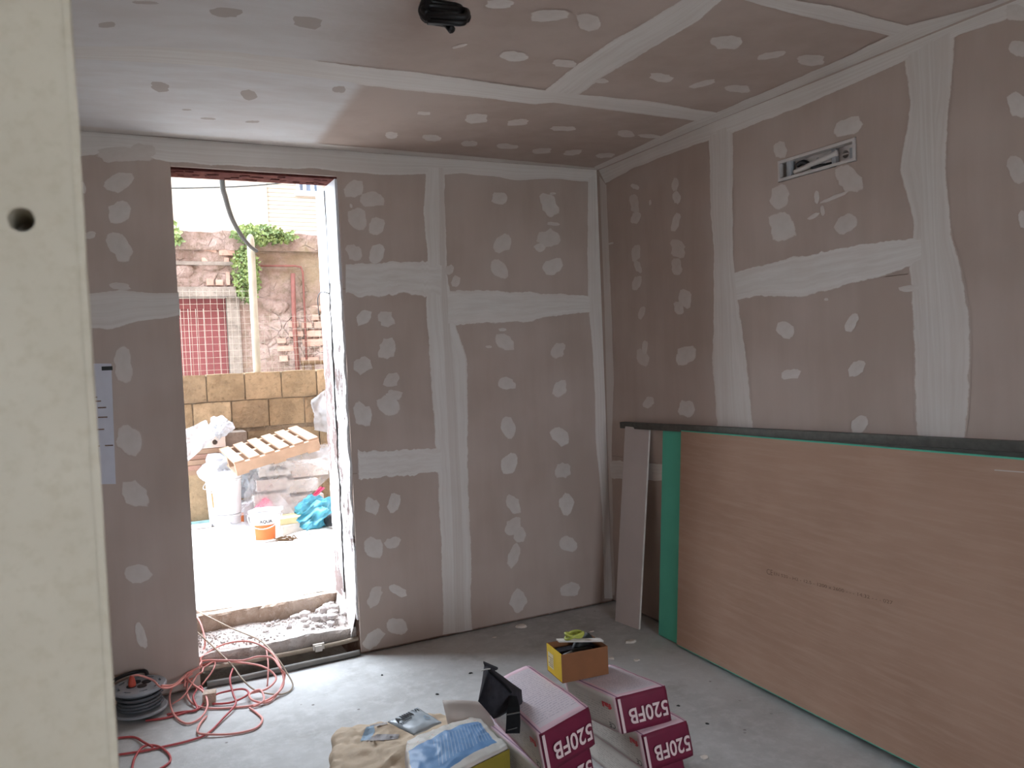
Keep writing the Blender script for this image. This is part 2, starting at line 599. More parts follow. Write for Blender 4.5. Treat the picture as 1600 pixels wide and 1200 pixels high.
class MB:
    def __init__(s):
        s.V, s.F = [], []

    def add(s, V, Fc):
        n = len(s.V)
        s.V += [tuple(float(c) for c in v) for v in V]
        s.F += [tuple(i+n for i in f) for f in Fc]
        return s

    def box(s, a, b):
        (x0, y0, z0), (x1, y1, z1) = a, b
        return s.add([(x0, y0, z0), (x1, y0, z0), (x1, y1, z0), (x0, y1, z0), (x0, y0, z1), (x1, y0, z1), (x1, y1, z1), (x0, y1, z1)],
                     [(0, 3, 2, 1), (4, 5, 6, 7), (0, 1, 5, 4), (1, 2, 6, 5), (2, 3, 7, 6), (3, 0, 4, 7)])

    def obox(s, o, u, v, w):
        """box from corner o with edge vectors u, v, w"""
        o, u, v, w = map(lambda q: np.array(q, float), (o, u, v, w))
        if np.dot(np.cross(u, v), w) < 0:
            u, v = v, u
        return s.add([o, o+u, o+u+v, o+v, o+w, o+u+w, o+u+v+w, o+v+w],
                     [(0, 3, 2, 1), (4, 5, 6, 7), (0, 1, 5, 4), (1, 2, 6, 5), (2, 3, 7, 6), (3, 0, 4, 7)])

    def tube(s, P, r, n=8, cap=True):
        P = [np.array(p, float) for p in P]
        rs = r if hasattr(r, '__len__') else [r]*len(P)
        T = []
        for i in range(len(P)):
            a, b = P[max(0, i-1)], P[min(len(P)-1, i+1)]
            d = b-a
            T.append(d/(np.linalg.norm(d)+1e-9))
        up = np.array([0, 0, 1.0]) if abs(T[0][2]) < 0.9 else np.array([1.0, 0, 0])
        nrm = np.cross(T[0], up)
        nrm /= np.linalg.norm(nrm)
        V, Fc = [], []
        for i in range(len(P)):
            nrm = nrm - T[i]*np.dot(nrm, T[i])
            nrm /= np.linalg.norm(nrm)+1e-9
            bi = np.cross(T[i], nrm)
            for k in range(n):
                a = 2*pi*k/n
                V.append(P[i]+rs[i]*(nrm*cos(a)+bi*sin(a)))
        for i in range(len(P)-1):
            for k in range(n):
                k2 = (k+1) % n
                Fc.append((i*n+k, i*n+k2, (i+1)*n+k2, (i+1)*n+k))
        if cap:
            Fc.append(tuple(range(n))[::-1])
            Fc.append(tuple((len(P)-1)*n+k for k in range(n)))
        return s.add(V, Fc)

    def lathe(s, prof, c, n=28, axis=(0, 0, 1)):
        c = np.array(c, float)
        w = np.array(axis, float)
        w /= np.linalg.norm(w)
        a0 = np.array([1.0, 0, 0]) if abs(w[0]) < 0.9 else np.array([0, 1.0, 0])
        u = np.cross(w, a0)
        u /= np.linalg.norm(u)
        v = np.cross(w, u)
        V, Fc = [], []
        for r, z in prof:
            for k in range(n):
                a = 2*pi*k/n
                V.append(c+w*z+r*(u*cos(a)+v*sin(a)))
        for i in range(len(prof)-1):
            for k in range(n):
                k2 = (k+1) % n
                Fc.append((i*n+k, i*n+k2, (i+1)*n+k2, (i+1)*n+k))
        if prof[0][0] > 1e-4:
            Fc.append(tuple(range(n))[::-1])
        if prof[-1][0] > 1e-4:
            Fc.append(tuple((len(prof)-1)*n+k for k in range(n)))
        return s.add(V, Fc)

    def build(s, name, mat, parent=None, smooth=False, **k):
        return mesh(name, s.V, s.F, mat, parent, smooth=smooth, **k)


def smooth_path(P, per=8):
    P = [np.array(p, float) for p in P]
    out = []
    for i in range(len(P)-1):
        p0, p1, p2, p3 = P[max(0, i-1)], P[i], P[i+1], P[min(len(P)-1, i+2)]
        for k in range(per):
            t = k/per
            out.append(0.5*((2*p1)+(-p0+p2)*t+(2*p0-5*p1+4*p2-p3)*t*t+(-p0+3*p1-3*p2+p3)*t**3))
    out.append(P[-1])
    return out


def rect_with_holes(u0, u1, v0, v1, holes, th, to3):
    """solid slab in (u,v,n) with rectangular holes; to3(u,v,n) -> world"""
    us = sorted({u0, u1, *[min(max(h[i], u0), u1) for h in holes for i in (0, 1)]})
    vs = sorted({v0, v1, *[min(max(h[i], v0), v1) for h in holes for i in (2, 3)]})
    bm = bmesh.new()
    vid = {}

    def gv(u, v):
        if (u, v) not in vid:
            vid[(u, v)] = bm.verts.new((u, v, 0))
        return vid[(u, v)]
    for i in range(len(us)-1):
        for j in range(len(vs)-1):
            cu, cv = (us[i]+us[i+1])/2, (vs[j]+vs[j+1])/2
            if any(h[0] < cu < h[1] and h[2] < cv < h[3] for h in holes):
                continue
            bm.faces.new([gv(us[i], vs[j]), gv(us[i+1], vs[j]), gv(us[i+1], vs[j+1]), gv(us[i], vs[j+1])])
    ret = bmesh.ops.extrude_face_region(bm, geom=list(bm.faces))
    for e in ret['geom']:
        if isinstance(e, bmesh.types.BMVert):
            e.co.z += th
    bmesh.ops.recalc_face_normals(bm, faces=list(bm.faces))
    bm.verts.index_update()
    V = [to3(*v.co) for v in bm.verts]
    Fc = [[v.index for v in f.verts] for f in bm.faces]
    bm.free()
    return V, Fc


_txt = {}


def text_shape(txt, bold=0.0):
    key = (txt, bold)
    if key not in _txt:
        cu = bpy.data.curves.new('lettering', 'FONT')
        cu.body = txt
        cu.size = 1.0
        cu.offset = bold
        cu.resolution_u = 3
        o = bpy.data.objects.new('lettering', cu)
        COL.objects.link(o)
        dg = bpy.context.evaluated_depsgraph_get()
        me = bpy.data.meshes.new_from_object(o.evaluated_get(dg))
        V = np.array([v.co[:] for v in me.vertices])[:, :2]
        Fc = [list(p.vertices) for p in me.polygons]
        bpy.data.objects.remove(o)
        V = (V-V.min(0))
        _txt[key] = (V/V[:, 1].max(), Fc)
    return _txt[key]


def lettering(txt, org, u, v, height, width=None, mat=None, parent=None, bold=0.0, name='lettering', warp=None):
    """flat print: org = lower-left of the text, u reading direction, v up direction (unit), lifted 0.4 mm"""
    V, Fc = text_shape(txt, bold)
    u, v, org = np.array(u, float), np.array(v, float), np.array(org, float)
    n = np.cross(u, v)
    n /= np.linalg.norm(n)
    sx = height if width is None else width/V[:, 0].max()
    P = [org+u*p[0]*sx+v*p[1]*height+n*0.0005 for p in V]
    if warp:
        P = [warp(p[0]*sx, p[1]*height) for p in V]
    return mesh(name, P, Fc, mat, parent)


# ------------------------------------------------------------------ the room
def struct(name, V, Fc, mat, **k):
    o = mesh(name, V, Fc, mat, **k)
    o['kind'] = 'structure'
    return o


# floor, with the open channel in front of the doorway step
fb = MB()
fb.box((XL-0.3, YR-0.3, -0.12), (W+0.3, D+0.012, 0.0))
floor = struct('floor', fb.V, fb.F, M['floor'])
fb = MB()
fb.box((DX0-0.3, D+0.005, -0.3), (DX1+0.3, D+0.5, -0.09))
struct('trim_1', fb.V, fb.F, M['step'])

# back wall: masonry with doorway, its unseen height raised to shade the courtyard
V, Fc = rect_with_holes(-10.0, 13.0, -0.3, 11.0, [(DX0, DX1, -0.3, DZ+0.3)], WT-0.03, lambda u, v, n: (u, D+0.03+n, v))
wall_back = struct('wall_back', V, Fc, M['masonry'])
# right wall, with the stud cavity in front of its masonry
fb = MB().box((W+0.14, YR-0.3, -0.12), (W+0.35, D+0.03, H+0.25))
wall_right = struct('wall_right', fb.V, fb.F, M['masonry'])
V, Fc = rect_with_holes(YR-0.3, D+0.03, -0.12, H+0.25, [], 0.2, lambda u, v, n: (XL-n, u, v))
wall_left = struct('wall_left', V, Fc, M['board'])
V, Fc = rect_with_holes(XL-0.2, W+0.35, -0.12, H+0.25, [WIN], 0.25, lambda u, v, n: (u, YR-n, v))
wall_front = struct('wall_front', V, Fc, M['board'])
fb = MB().box((XL-0.2, YR-0.3, H+0.09), (W+0.35, D+0.03, H+0.25))
ceiling = struct('ceiling', fb.V, fb.F, M['concrete'])

# plasterboards fixed to the walls and the ceiling
BT = 0.0125


def board_back(x0, x1, z0, z1):
    fb = MB().box((x0, D, z0), (x1, D+BT, z1))
    fb.build('plasterboard', M['board'], wall_back)


G = 0.0015
for a in [(XL, DX0, 0.015, 1.975), (XL, DX0, 1.978, H-0.002), (DX0+G, DX1-G, DZ, H-0.002),
          (DX1, 1.765, 0.015, 1.035), (DX1, 1.765, 1.038, 2.075), (DX1, 1.765, 2.078, H-0.002),
          (1.768, W-0.001, 0.015, 1.96), (1.768, W-0.001, 1.963, H-0.002)]:
    board_back(*a)


def to_right(u, v, n):
    return (W+n, u, v)


VENT = None
_v = [on_x(1215, 252, W), on_x(1338, 213, W), on_x(1338, 250, W), on_x(1217, 287, W)]
VY0, VY1 = (_v[1][1]+_v[2][1])/2, (_v[0][1]+_v[3][1])/2
VZ0, VZ1 = (_v[2][2]+_v[3][2])/2, (_v[0][2]+_v[1][2])/2
for (y0, y1, z0, z1) in [(3.222, D-0.001, 0.015, 0.98), (3.222, D-0.001, 0.983, H-0.002), (2.042, 3.219, 0.015, 1.93), (2.042, 3.219, 1.933, H-0.002),
                         (0.842, 2.039, 0.015, H-0.002), (-0.36, 0.839, 0.015, H-0.002), (-1.56, -0.363, 0.015, H-0.002), (YR, -1.563, 0.015, H-0.002)]:
    hl = [(VY0, VY1, VZ0, VZ1)] if (y0 < VY0 and y1 > VY1 and z0 < VZ0 and z1 > VZ1) else []
    V, Fc = rect_with_holes(y0, y1, z0, z1, hl, BT, to_right)
    mesh('plasterboard', V, Fc, M['board'], wall_right)
    if hl:
        VENT = True
CY1 = on_z(1000, 164, H)[1]
CY2 = on_z(1330, 34, H)[1]
CX1 = on_z(900, 118, H)[0]
for (x0, x1, y0, y1) in [(XL, W-G, CY1, D-G), (XL, CX1-G, CY2, CY1-G*2), (CX1, W-G, CY2, CY1-G*2), (XL, 0.8, 0.4, CY2-G*2), (0.803, W-G, 0.4, CY2-G*2), (XL, W-G, YR, 0.397)]:
    MB().box((x0, y0, H), (x1, y1, H+BT)).build('plasterboard', M['board'], ceiling)

# ---- filler: spots over the screws, bands over the joints (real thin layers)
lift = [0.0006]


def P_back(x, y):
    return on_y(x, y, D)


def P_right(x, y):
    return on_x(x, y, W)


def P_ceil(x, y):
    return on_z(x, y, H)


NRM = {P_back: np.array([0, -1.0, 0]), P_right: np.array([-1.0, 0, 0]), P_ceil: np.array([0, 0, -1.0])}
PAR = {P_back: wall_back, P_right: wall_right, P_ceil: ceiling}


def spot(pl, cx, cy, w, h, rot=0, op=0.8, mat='fill', name='filler_spot'):
    n = 16
    k = random.randint(0, 3)
    ph = random.random()*6.28
    ra = [1+0.16*sin(2*a*pi*2/n+ph)+random.uniform(-0.13, 0.13) for a in range(n)]
    nrm = NRM[pl]
    rows = [(1.12, 0.0, 0.0), (0.96, 0.45, 0.4), (0.7, 1.0, 1.0), (0.35, 1.0, 0.85)]
    V, cov, opa, uv = [], [], [], []
    lift[0] += 0.000004
    for f, c, th in rows:
        for i in range(n):
            a = 2*pi*i/n
            ca, sa = cos(a), sin(a)
            sq = 1/max(abs(ca), abs(sa))
            q = ra[i]*(0.55+0.45*min(sq, 1.25))*f
            dx, dy = ca*q*w/2, sa*q*h/2
            px, py = cx+dx*cos(rot)-dy*sin(rot), cy+dx*sin(rot)+dy*cos(rot)
            V.append(pl(px, py)+nrm*(lift[0]+0.0012*th))
            cov.append(c)
            opa.append(op)
            uv.append((0.5+ca*f*0.5, 0.05*(0.5+sa*f*0.5)))
    V.append(pl(cx, cy)+nrm*(lift[0]+0.0012))
    cov.append(1.0)
    opa.append(op*0.92)
    uv.append((0.5, 0.025))
    Fc = []
    for r in range(3):
        for i in range(n):
            j = (i+1) % n
            Fc.append((r*n+i, r*n+j, (r+1)*n+j, (r+1)*n+i))
    for i in range(n):
        Fc.append((3*n+i, 3*n+(i+1) % n, 4*n))
    return mesh(name, V, Fc, M[mat], PAR[pl], smooth=True, attrs={'cover': cov, 'opac': opa}, uv=uv)


def lerp_poly(P, t):
    P = [np.array(p, float) for p in P]
    L = [0]
    for i in range(1, len(P)):
        L.append(L[-1]+np.linalg.norm(P[i]-P[i-1]))
    s = t*L[-1]
    for i in range(1, len(P)):
        if s <= L[i] or i == len(P)-1:
            return P[i-1]+(P[i]-P[i-1])*((s-L[i-1])/max(1e-6, L[i]-L[i-1]))


def band(pl, A, B, op=0.9, n=60, ends=(0.0, 0.0), rag=2.5, mat='fill', name='joint_filler_band', sides=(1, 1), soft=0.0):
    """strip of filler between the two edge lines A and B given along the joint"""
    nrm = NRM[pl]
    sd = random.random()*100
    cols = [0.0, 0.05, 0.13, 0.3, 0.5, 0.7, 0.87, 0.95, 1.0]
    cv = [0, 0.45, 1, 1, 1, 1, 1, 0.45, 0]
    if soft:
        cols = [0, soft*0.3, soft*0.6, soft, 0.5, 1-soft, 1-soft*0.6, 1-soft*0.3, 1.0]
        cv = [0, 0.3, 0.6, 1, 1, 1, 0.6, 0.3, 0]
    lift[0] += 0.00003
    V, cov, opa, uv = [], [], [], []
    for i in range(n+1):
        t = i/n
        a, b = lerp_poly(A, t), lerp_poly(B, t)
        d = (b-a)/(np.linalg.norm(b-a)+1e-6)
        a = a - d*sides[0]*rag*(1.2*noise.noise((t*9+sd, 0, 0))+0.7*noise.noise((t*38+sd, 3, 0)))
        b = b + d*sides[1]*rag*(1.2*noise.noise((t*9+sd, 7, 0))+0.7*noise.noise((t*38+sd, 11, 0)))
        e = 1.0
        if ends[0]:
            e = min(e, t/ends[0])
        if ends[1]:
            e = min(e, (1-t)/ends[1])
        for c, q in zip(cols, cv):
            if c == 0 and not sides[0] or c == 1 and not sides[1]:
                q = 1
            if (c < 0.5 and not sides[0]) or (c > 0.5 and not sides[1]):
                q = 1
            p = a+(b-a)*c
            V.append(pl(p[0], p[1])+nrm*(lift[0]+0.001*min(q, e)))
            cov.append(min(q, e))
            opa.append(op)
            uv.append((t*3+sd, c*0.35))
    m = len(cols)
    Fc = []
    for i in range(n):
        for j in range(m-1):
            Fc.append((i*m+j, i*m+j+1, (i+1)*m+j+1, (i+1)*m+j))
    return mesh(name, V, Fc, M[mat], PAR[pl], smooth=True, attrs={'cover': cov, 'opac': opa}, uv=uv)


# back wall joints
zA_, zB_ = P_back(120, 458)[2], P_back(122, 512)[2]
lA, lB = to_px((XL+.02, D, zA_)), to_px((XL+.02, D, zB_))
lT, lU = to_px((XL+.02, D, H)), to_px((XL+.02, D, H-.13))
band(P_back, [lT, (100, 203), (270, 216), (525, 235), (700, 248), (935, 266)], [lU, (118, 246), (180, 240), (268, 256), (400, 262), (525, 268), (600, 272), (665, 272), (720, 272), (800, 284), (870, 280), (935, 284)], 0.75, 110, sides=(0, 1), rag=4)
band(P_back, [(664, 262), (660, 330), (668, 400), (664, 470), (668, 560), (676, 660), (684, 760), (688, 870), (690, 992)],
     [(697, 262), (697, 360), (700, 430), (712, 500), (732, 560), (733, 640), (733, 760), (738, 870), (739, 984)], 0.85, 120, rag=2)
band(P_back, [(684, 262), (686, 420), (690, 520), (696, 640), (704, 800), (708, 988)], [(694, 262), (697, 420), (706, 520), (716, 640), (724, 800), (728, 985)], 0.6, 90, rag=1)
band(P_back, [(540, 412), (580, 409), (620, 407), (690, 407)], [(540, 460), (575, 466), (600, 464), (640, 460), (690, 470)], 0.85, 40, rag=4)
band(P_back, [(556, 702), (600, 704), (640, 700), (690, 698)], [(558, 752), (590, 748), (640, 744), (690, 738)], 0.85, 40, rag=4, ends=(0.06, 0))
band(P_back, [(700, 452), (760, 452), (840, 456), (930, 462)], [(700, 512), (760, 506), (820, 505), (870, 494), (930, 488)], 0.85, 60, rag=2)
band(P_back, [(918, 280), (917, 380), (918, 470), (926, 560), (930, 680), (940, 800), (944, 935)], [(936, 270), (940, 380), (943, 470), (946, 560), (950, 680), (954, 800), (957, 935)], 0.7, 90, rag=1.5, sides=(1, 0))
band(P_back, [lA, (120, 458), (190, 452), (230, 454), (279, 456)], [lB, (122, 512), (180, 516), (220, 502), (281, 492)], 0.75, 40, rag=5)
for (cx, cy, w, h) in [(195, 240, 90, 26), (178, 243, 36, 20), (225, 235, 40, 24)]:
    spot(P_back, cx, cy, w, h, 0, 0.5)
# back wall screw spots: (origin, scale, list of cx, cy, w, h[, rot])
SP = [
    (520, 240, 1/3, [(100, 165, 90, 75), (185, 215, 100, 75), (118, 308, 95, 90), (205, 342, 90, 75), (100, 465, 70, 80), (205, 470, 80, 75, -.5),
                     (145, 768, 75, 60, -.3), (250, 775, 80, 66, -.2), (255, 915, 85, 90), (140, 990, 75, 84, -.5), (275, 1060, 80, 60),
                     (783, 208, 80, 50), (1015, 240, 80, 100), (1012, 398, 90, 92, -.6), (970, 440, 50, 40, -.6), (793, 422, 85, 85), (782, 542, 78, 82), (1033, 530, 88, 82),
                     (805, 882, 88, 78), (1055, 922, 65, 65, .2), (815, 1078, 85, 52), (1063, 1102, 68, 70), (1030, 188, 35, 10), (1035, 330, 55, 18), (85, 245, 14, 18), (795, 825, 40, 14), (730, 905, 30, 12), (575, 600, 34, 60, .4), (545, 545, 40, 50)]),
    (540, 600, .36667, [(72, 130, 70, 100), (185, 90, 88, 84, -.4), (205, 48, 74, 40, .2), (693, 185, 62, 90), (913, 222, 76, 72, .7), (695, 343, 66, 90), (925, 368, 58, 72), (715, 512, 52, 85), (940, 512, 66, 76, .6),
                        (712, 608, 70, 70), (740, 640, 60, 60), (717, 732, 54, 92), (948, 682, 66, 76), (735, 925, 72, 90, .6), (955, 876, 70, 70), (112, 520, 56, 68, .3), (205, 508, 55, 75),
                        (118, 697, 72, 95), (200, 677, 62, 50), (125, 905, 50, 90, .6), (222, 880, 70, 45, .5), (120, 1085, 62, 96, .6), (218, 1030, 78, 75, .3)]),
    (0, 0, .5, [(370, 570, 85, 60), (372, 665, 80, 65), (375, 770, 72, 88, -.5), (385, 1140, 60, 100), (280, 735, 40, 20), (375, 895, 60, 24), (258, 585, 20, 40)]),
    (0, 500, .583, [(345, 320, 65, 75, .3), (362, 467, 70, 65), (370, 680, 60, 56, -.7), (378, 845, 28, 65)]),
]
for ox, oy, s, L in SP:
    for q in L:
        spot(P_back, ox+q[0]*s, oy+q[1]*s, q[2]*s, q[3]*s, q[4] if len(q) > 4 else random.uniform(-.2, .2), random.uniform(0.5, 0.72))

# right wall joints and spots
band(P_right, [(936, 266), (1126, 187), (1290, 122), (1450, 56), (1600, -4), (1700, -45)], [(946, 286), (994, 262), (1059, 238), (1120, 215), (1156, 204), (1291, 152), (1408, 98), (1500, 55), (1600, 22), (1700, -15)], 0.85, 110, sides=(0, 1), rag=2.5)
band(P_right, [(937, 275), (945, 480), (950, 700), (957, 930)], [(948, 290), (956, 480), (960, 600), (956, 700), (961, 930)], 0.6, 60, sides=(0, 1), rag=1.5)
band(P_right, [(1106, 212), (1108, 300), (1115, 400), (1113, 500), (1112, 570), (1119, 665), (1128, 900)], [(1147, 202), (1146, 300), (1147, 396), (1156, 475), (1168, 560), (1177, 640), (1180, 668), (1185, 900)], 0.75, 100, rag=1.5)
band(P_right, [(1118, 205), (1122, 400), (1128, 660), (1136, 900)], [(1138, 198), (1141, 400), (1152, 660), (1160, 900)], 0.7, 80, rag=1)
band(P_right, [(1411, 92), (1420, 168), (1404, 266), (1427, 350), (1419, 420), (1422, 454), (1428, 610), (1431, 690), (1438, 900)],
     [(1494, 45), (1492, 105), (1484, 175), (1481, 280), (1490, 371), (1506, 422), (1517, 485), (1519, 547), (1516, 641), (1508, 690), (1510, 900)], 0.7, 110, rag=2)
band(P_right, [(1425, 85), (1432, 200), (1436, 372), (1444, 540), (1449, 700), (1456, 900)], [(1462, 60), (1465, 200), (1473, 380), (1484, 540), (1490, 700), (1496, 900)], 0.75, 90, rag=1)
band(P_right, [(1148, 424), (1237, 401), (1359, 377), (1440, 370)], [(1152, 472), (1178, 464), (1259, 466), (1331, 444), (1372, 437), (1440, 410)], 0.88, 60, rag=3)
band(P_right, [(953, 718), (1000, 722), (1060, 726)], [(955, 748), (1000, 752), (1060, 752)], 0.8, 20, rag=3)
for ox, oy, s, L in [
    (920, 180, .43333, [(168, 258, 28, 20), (165, 320, 36, 60), (170, 370, 36, 40), (222, 315, 8, 20), (312, 250, 22, 55, .2), (317, 297, 28, 42), (315, 385, 30, 60, .3), (322, 480, 58, 60), (318, 545, 42, 52), (170, 498, 34, 55), (177, 545, 24, 45),
                        (174, 605, 28, 58), (192, 713, 24, 42), (348, 660, 44, 70), (325, 695, 36, 44), (196, 875, 42, 60), (203, 840, 22, 50, .2), (350, 866, 66, 68), (216, 1036, 40, 38), (353, 1058, 50, 66), (80, 462, 20, 8)]),
    (1100, 0, .35, [(340, 670, 52, 85), (640, 568, 125, 78, -.2), (340, 880, 96, 92), (350, 1010, 120, 118), (650, 800, 115, 108), (635, 1000, 90, 95), (480, 268, 0, 0),
                    (1405, 215, 70, 80), (1405, 470, 95, 110), (1400, 760, 90, 110), (1425, 980, 40, 80), (1395, 55, 130, 70), (505, 880, 22, 62, .1), (585, 880, 140, 16, -.35), (490, 965, 60, 18, -.6), (530, 940, 20, 40)]),
    (1100, 360, .3125, [(410, 498, 80, 85), (740, 460, 56, 92, .6), (435, 720, 85, 55), (765, 692, 60, 100, .5), (778, 970, 80, 85), (613, 345, 18, 16), (1030, 290, 110, 30, -.2)]),
]:
    for q in L:
        if q[2]:
            spot(P_right, ox+q[0]*s, oy+q[1]*s, q[2]*s, q[3]*s, q[4] if len(q) > 4 else random.uniform(-.2, .2), random.uniform(0.5, 0.75))

# ceiling: skimmed part, joints, spots
band(P_ceil, [(60, 88), (100, 90), (340, 102), (584, 128)], [(100, 210), (118, 203), (300, 216), (501, 231)], 0.9, 40, ends=(0, 0.06), rag=1.5, mat='skim', name='skim_coat', sides=(0, 0))
band(P_ceil, [(-150, 70), (300, 75), (500, 94), (660, 112)], [(-150, -260), (300, -200), (560, -120), (760, -60)], 0.8, 40, ends=(0, 0.3), rag=6, mat='skim', name='skim_coat', sides=(0, 1), soft=0.3)
band(P_ceil, [(40, 72), (220, 66), (370, 76), (560, 102), (640, 110), (740, 124), (848, 139), (906, 146), (1019, 157), (1126, 176)],
     [(40, 92), (220, 98), (340, 106), (520, 128), (640, 142), (740, 152), (835, 162), (865, 160), (940, 172), (1126, 192)], 0.9, 120, rag=1.5)
band(P_ceil, [(848, 141), (902, 99), (959, 60), (1037, 15), (1090, -18), (1300, -150)], [(906, 147), (951, 116), (996, 90), (1052, 56), (1094, 32), (1146, -14), (1380, -150)], 0.88, 70, rag=3)
band(P_ceil, [(900, -90), (1240, -2), (1300, 8), (1400, 35), (1458, 47)], [(860, -60), (1160, 0), (1240, 22), (1387, 56), (1440, 62)], 0.85, 70, rag=2)
band(P_ceil, [(935, 265), (1126, 186), (1290, 121), (1450, 55), (1600, -5), (1760, -70)], [(928, 260), (1080, 190), (1128, 171), (1282, 105), (1387, 56), (1420, 38), (1551, 3), (1720, -72)], 0.8, 100, sides=(0, 1), rag=2)
band(P_ceil, [(100, 201), (270, 214), (525, 234), (700, 247), (935, 265)], [(100, 193), (270, 207), (500, 224), (700, 240), (935, 262)], 0.8, 80, sides=(0, 1), rag=1)
for ox, oy, s, L in [
    (640, 0, .375, [(375, 15, 130, 35), (585, 62, 160, 50), (745, 92, 105, 65), (435, 232, 110, 45), (645, 262, 100, 30), (210, 190, 60, 12, -.3), (1322, 175, 120, 60, -.15), (1508, 228, 120, 28, -.1), (1050, 322, 92, 36), (1218, 348, 95, 26, -.25),
                    (1365, 368, 95, 36), (60, 470, 50, 14), (280, 492, 100, 36), (450, 508, 85, 28), (640, 534, 95, 22), (902, 556, 82, 28), (1000, 566, 85, 18), (90, 573, 72, 26), (250, 596, 62, 26), (405, 608, 92, 22),
                    (550, 627, 72, 26), (680, 634, 75, 22), (815, 646, 75, 22), (800, 335, 60, 18), (1675, 250, 130, 40)]),
    (100, 0, .375, [(1365, 562, 60, 26), (1535, 572, 68, 24), (1500, 470, 50, 12)]),
]:
    for q in L:
        spot(P_ceil, ox+q[0]*s, oy+q[1]*s, q[2]*s, q[3]*s, q[4] if len(q) > 4 else 0, random.uniform(0.6, 0.8))
for q in [(675, 48, 150, 46, .15), (1015, 90, 150, 46, .15), (400, 360, 95, 40, .2), (770, 393, 75, 44), (340, 8, 110, 16), (1145, 370, 60, 35), (600, 492, 70, 10, .1), (785, 505, 60, 12), (180, 100, 90, 24), (510, 455, 40, 8)]:
    spot(P_ceil, 100+q[0]*.375, q[1]*.375, q[2]*.375, q[3]*.375, q[4] if len(q) > 4 else 0, 0.55, 'damp')

# ------------------------------------------------------------------ doorway: lintel, reveal, steps
lb = MB().box((DX0, D+0.02, DZ-0.012), (DX1, D+0.2, DZ+0.3))
lintel = mesh('lintel', lb.V, lb.F, M['rust'], wall_back)
ob = MB()
for k in range(34):
    x = DX0+0.02+(DX1-DX0-0.04)*random.random()
    y = D+0.05+random.random()*0.12
    r = random.uniform(.006, .014)
    ob.box((x-r*1.6, y-r, DZ-0.012-r*.4), (x+r*1.6, y+r, DZ-0.010))
ob.build('rust_scales', M['rust'], wall_back)['kind'] = 'stuff'
RX = DX1     # reveal plane, right side of the doorway; thin facings stand proud of the masonry
ZT = on_x(538, 435, RX)[2]


def reveal_strip(name, y0, y1, z0, z1, mat, th=0.012, ny=6, nz=60, rag=0.0, amp=0.004):
    V, Fc = [], []
    for i in range(nz+1):
        z = z0+(z1-z0)*i/nz
        for j in range(ny+1):
            t = j/ny
            e = rag*noise.noise((z*6, j*0.0+y0*9, 5)) if j in (0, ny) else 0
            y = y0+(y1-y0)*t+(e if j == ny else -e)
            V.append((RX-th-amp*noise.noise((y*25, z*12, 2))-amp*0.6*noise.noise((y*70, z*60, 4)), y, z))
    m = ny+1
    n0 = len(V)
    for i in range(nz+1):
        for j in (0, ny):
            V.append((RX+0.0, V[i*m+j][1], V[i*m+j][2]))
    for i in range(nz):
        for j in range(ny):
            Fc.append((i*m+j, i*m+j+1, (i+1)*m+j+1, (i+1)*m+j))
        Fc.append((i*m, (i+1)*m, n0+2*(i+1), n0+2*i))
        Fc.append((i*m+ny, n0+2*i+1, n0+2*(i+1)+1, (i+1)*m+ny))
    return mesh(name, V, Fc, mat, wall_back)


GY = D+0.25       # dark groove between inner and outer half of the reveal
reveal_strip('reveal_board', D+0.013, GY-0.008, ZT, DZ-0.012, M['whiteboard'], 0.014, 2, 4, 0, 0)
reveal_strip('reveal_board', GY+0.008, D+WT-0.002, ZT-0.05, DZ-0.012, M['whiteboard'], 0.014, 2, 4, 0, 0)
reveal_strip('reveal_plaster', D+0.014, GY-0.01, 0.20, ZT+0.002, M['flake'], 0.012, 10, 130, 0.03, 0.006)
reveal_strip('reveal_plaster', GY+0.012, D+WT-0.004, 0.26, ZT-0.05, M['flake'], 0.016, 8, 120, 0.02, 0.006)
MB().box((RX-0.002, GY-0.02, 0.2), (RX+0.001, GY+0.02, DZ-0.012)).build('reveal_groove', M['masonry'], wall_back)
tp = [(RX-0.012-0.004*sin(z*5), GY+0.004*sin(z*3.1), z) for z in np.linspace(0.3, DZ-0.03, 40)]
MB().tube(tp, 0.0045, 6).build('groove_cable', M['blackc'], wall_back, smooth=True)
p0 = on_x(502, 470, RX)
MB().tube(smooth_path([(RX-0.016, GY, p0[2]+0.02), (RX-0.05, GY+0.05, p0[2]+0.035), (RX-0.06, GY+0.11, p0[2]), (RX-0.055, GY+0.12, p0[2]-0.1)], 6), 0.003, 5).build('loose_wire', M['blackc'], wall_back, smooth=True)
# jamb masonry showing at the foot of the reveal, and a little broken ledge
V, Fc = [], []
for i in range(13):
    for j in range(9):
        y_ = D+0.04+(WT-0.06)*i/12
        z_ = 0.1+0.2*j/8
        V.append((RX-0.004-0.05*(1-j/8)**1.5*(0.6+0.8*abs(noise.noise((y_*12, z_*14, 3)))), y_, z_))
for i in range(12):
    for j in range(8):
        a = i*9+j
        Fc.append((a, a+1, a+10, a+9))
mesh('jamb_foot', V, Fc, M['step'], wall_back)


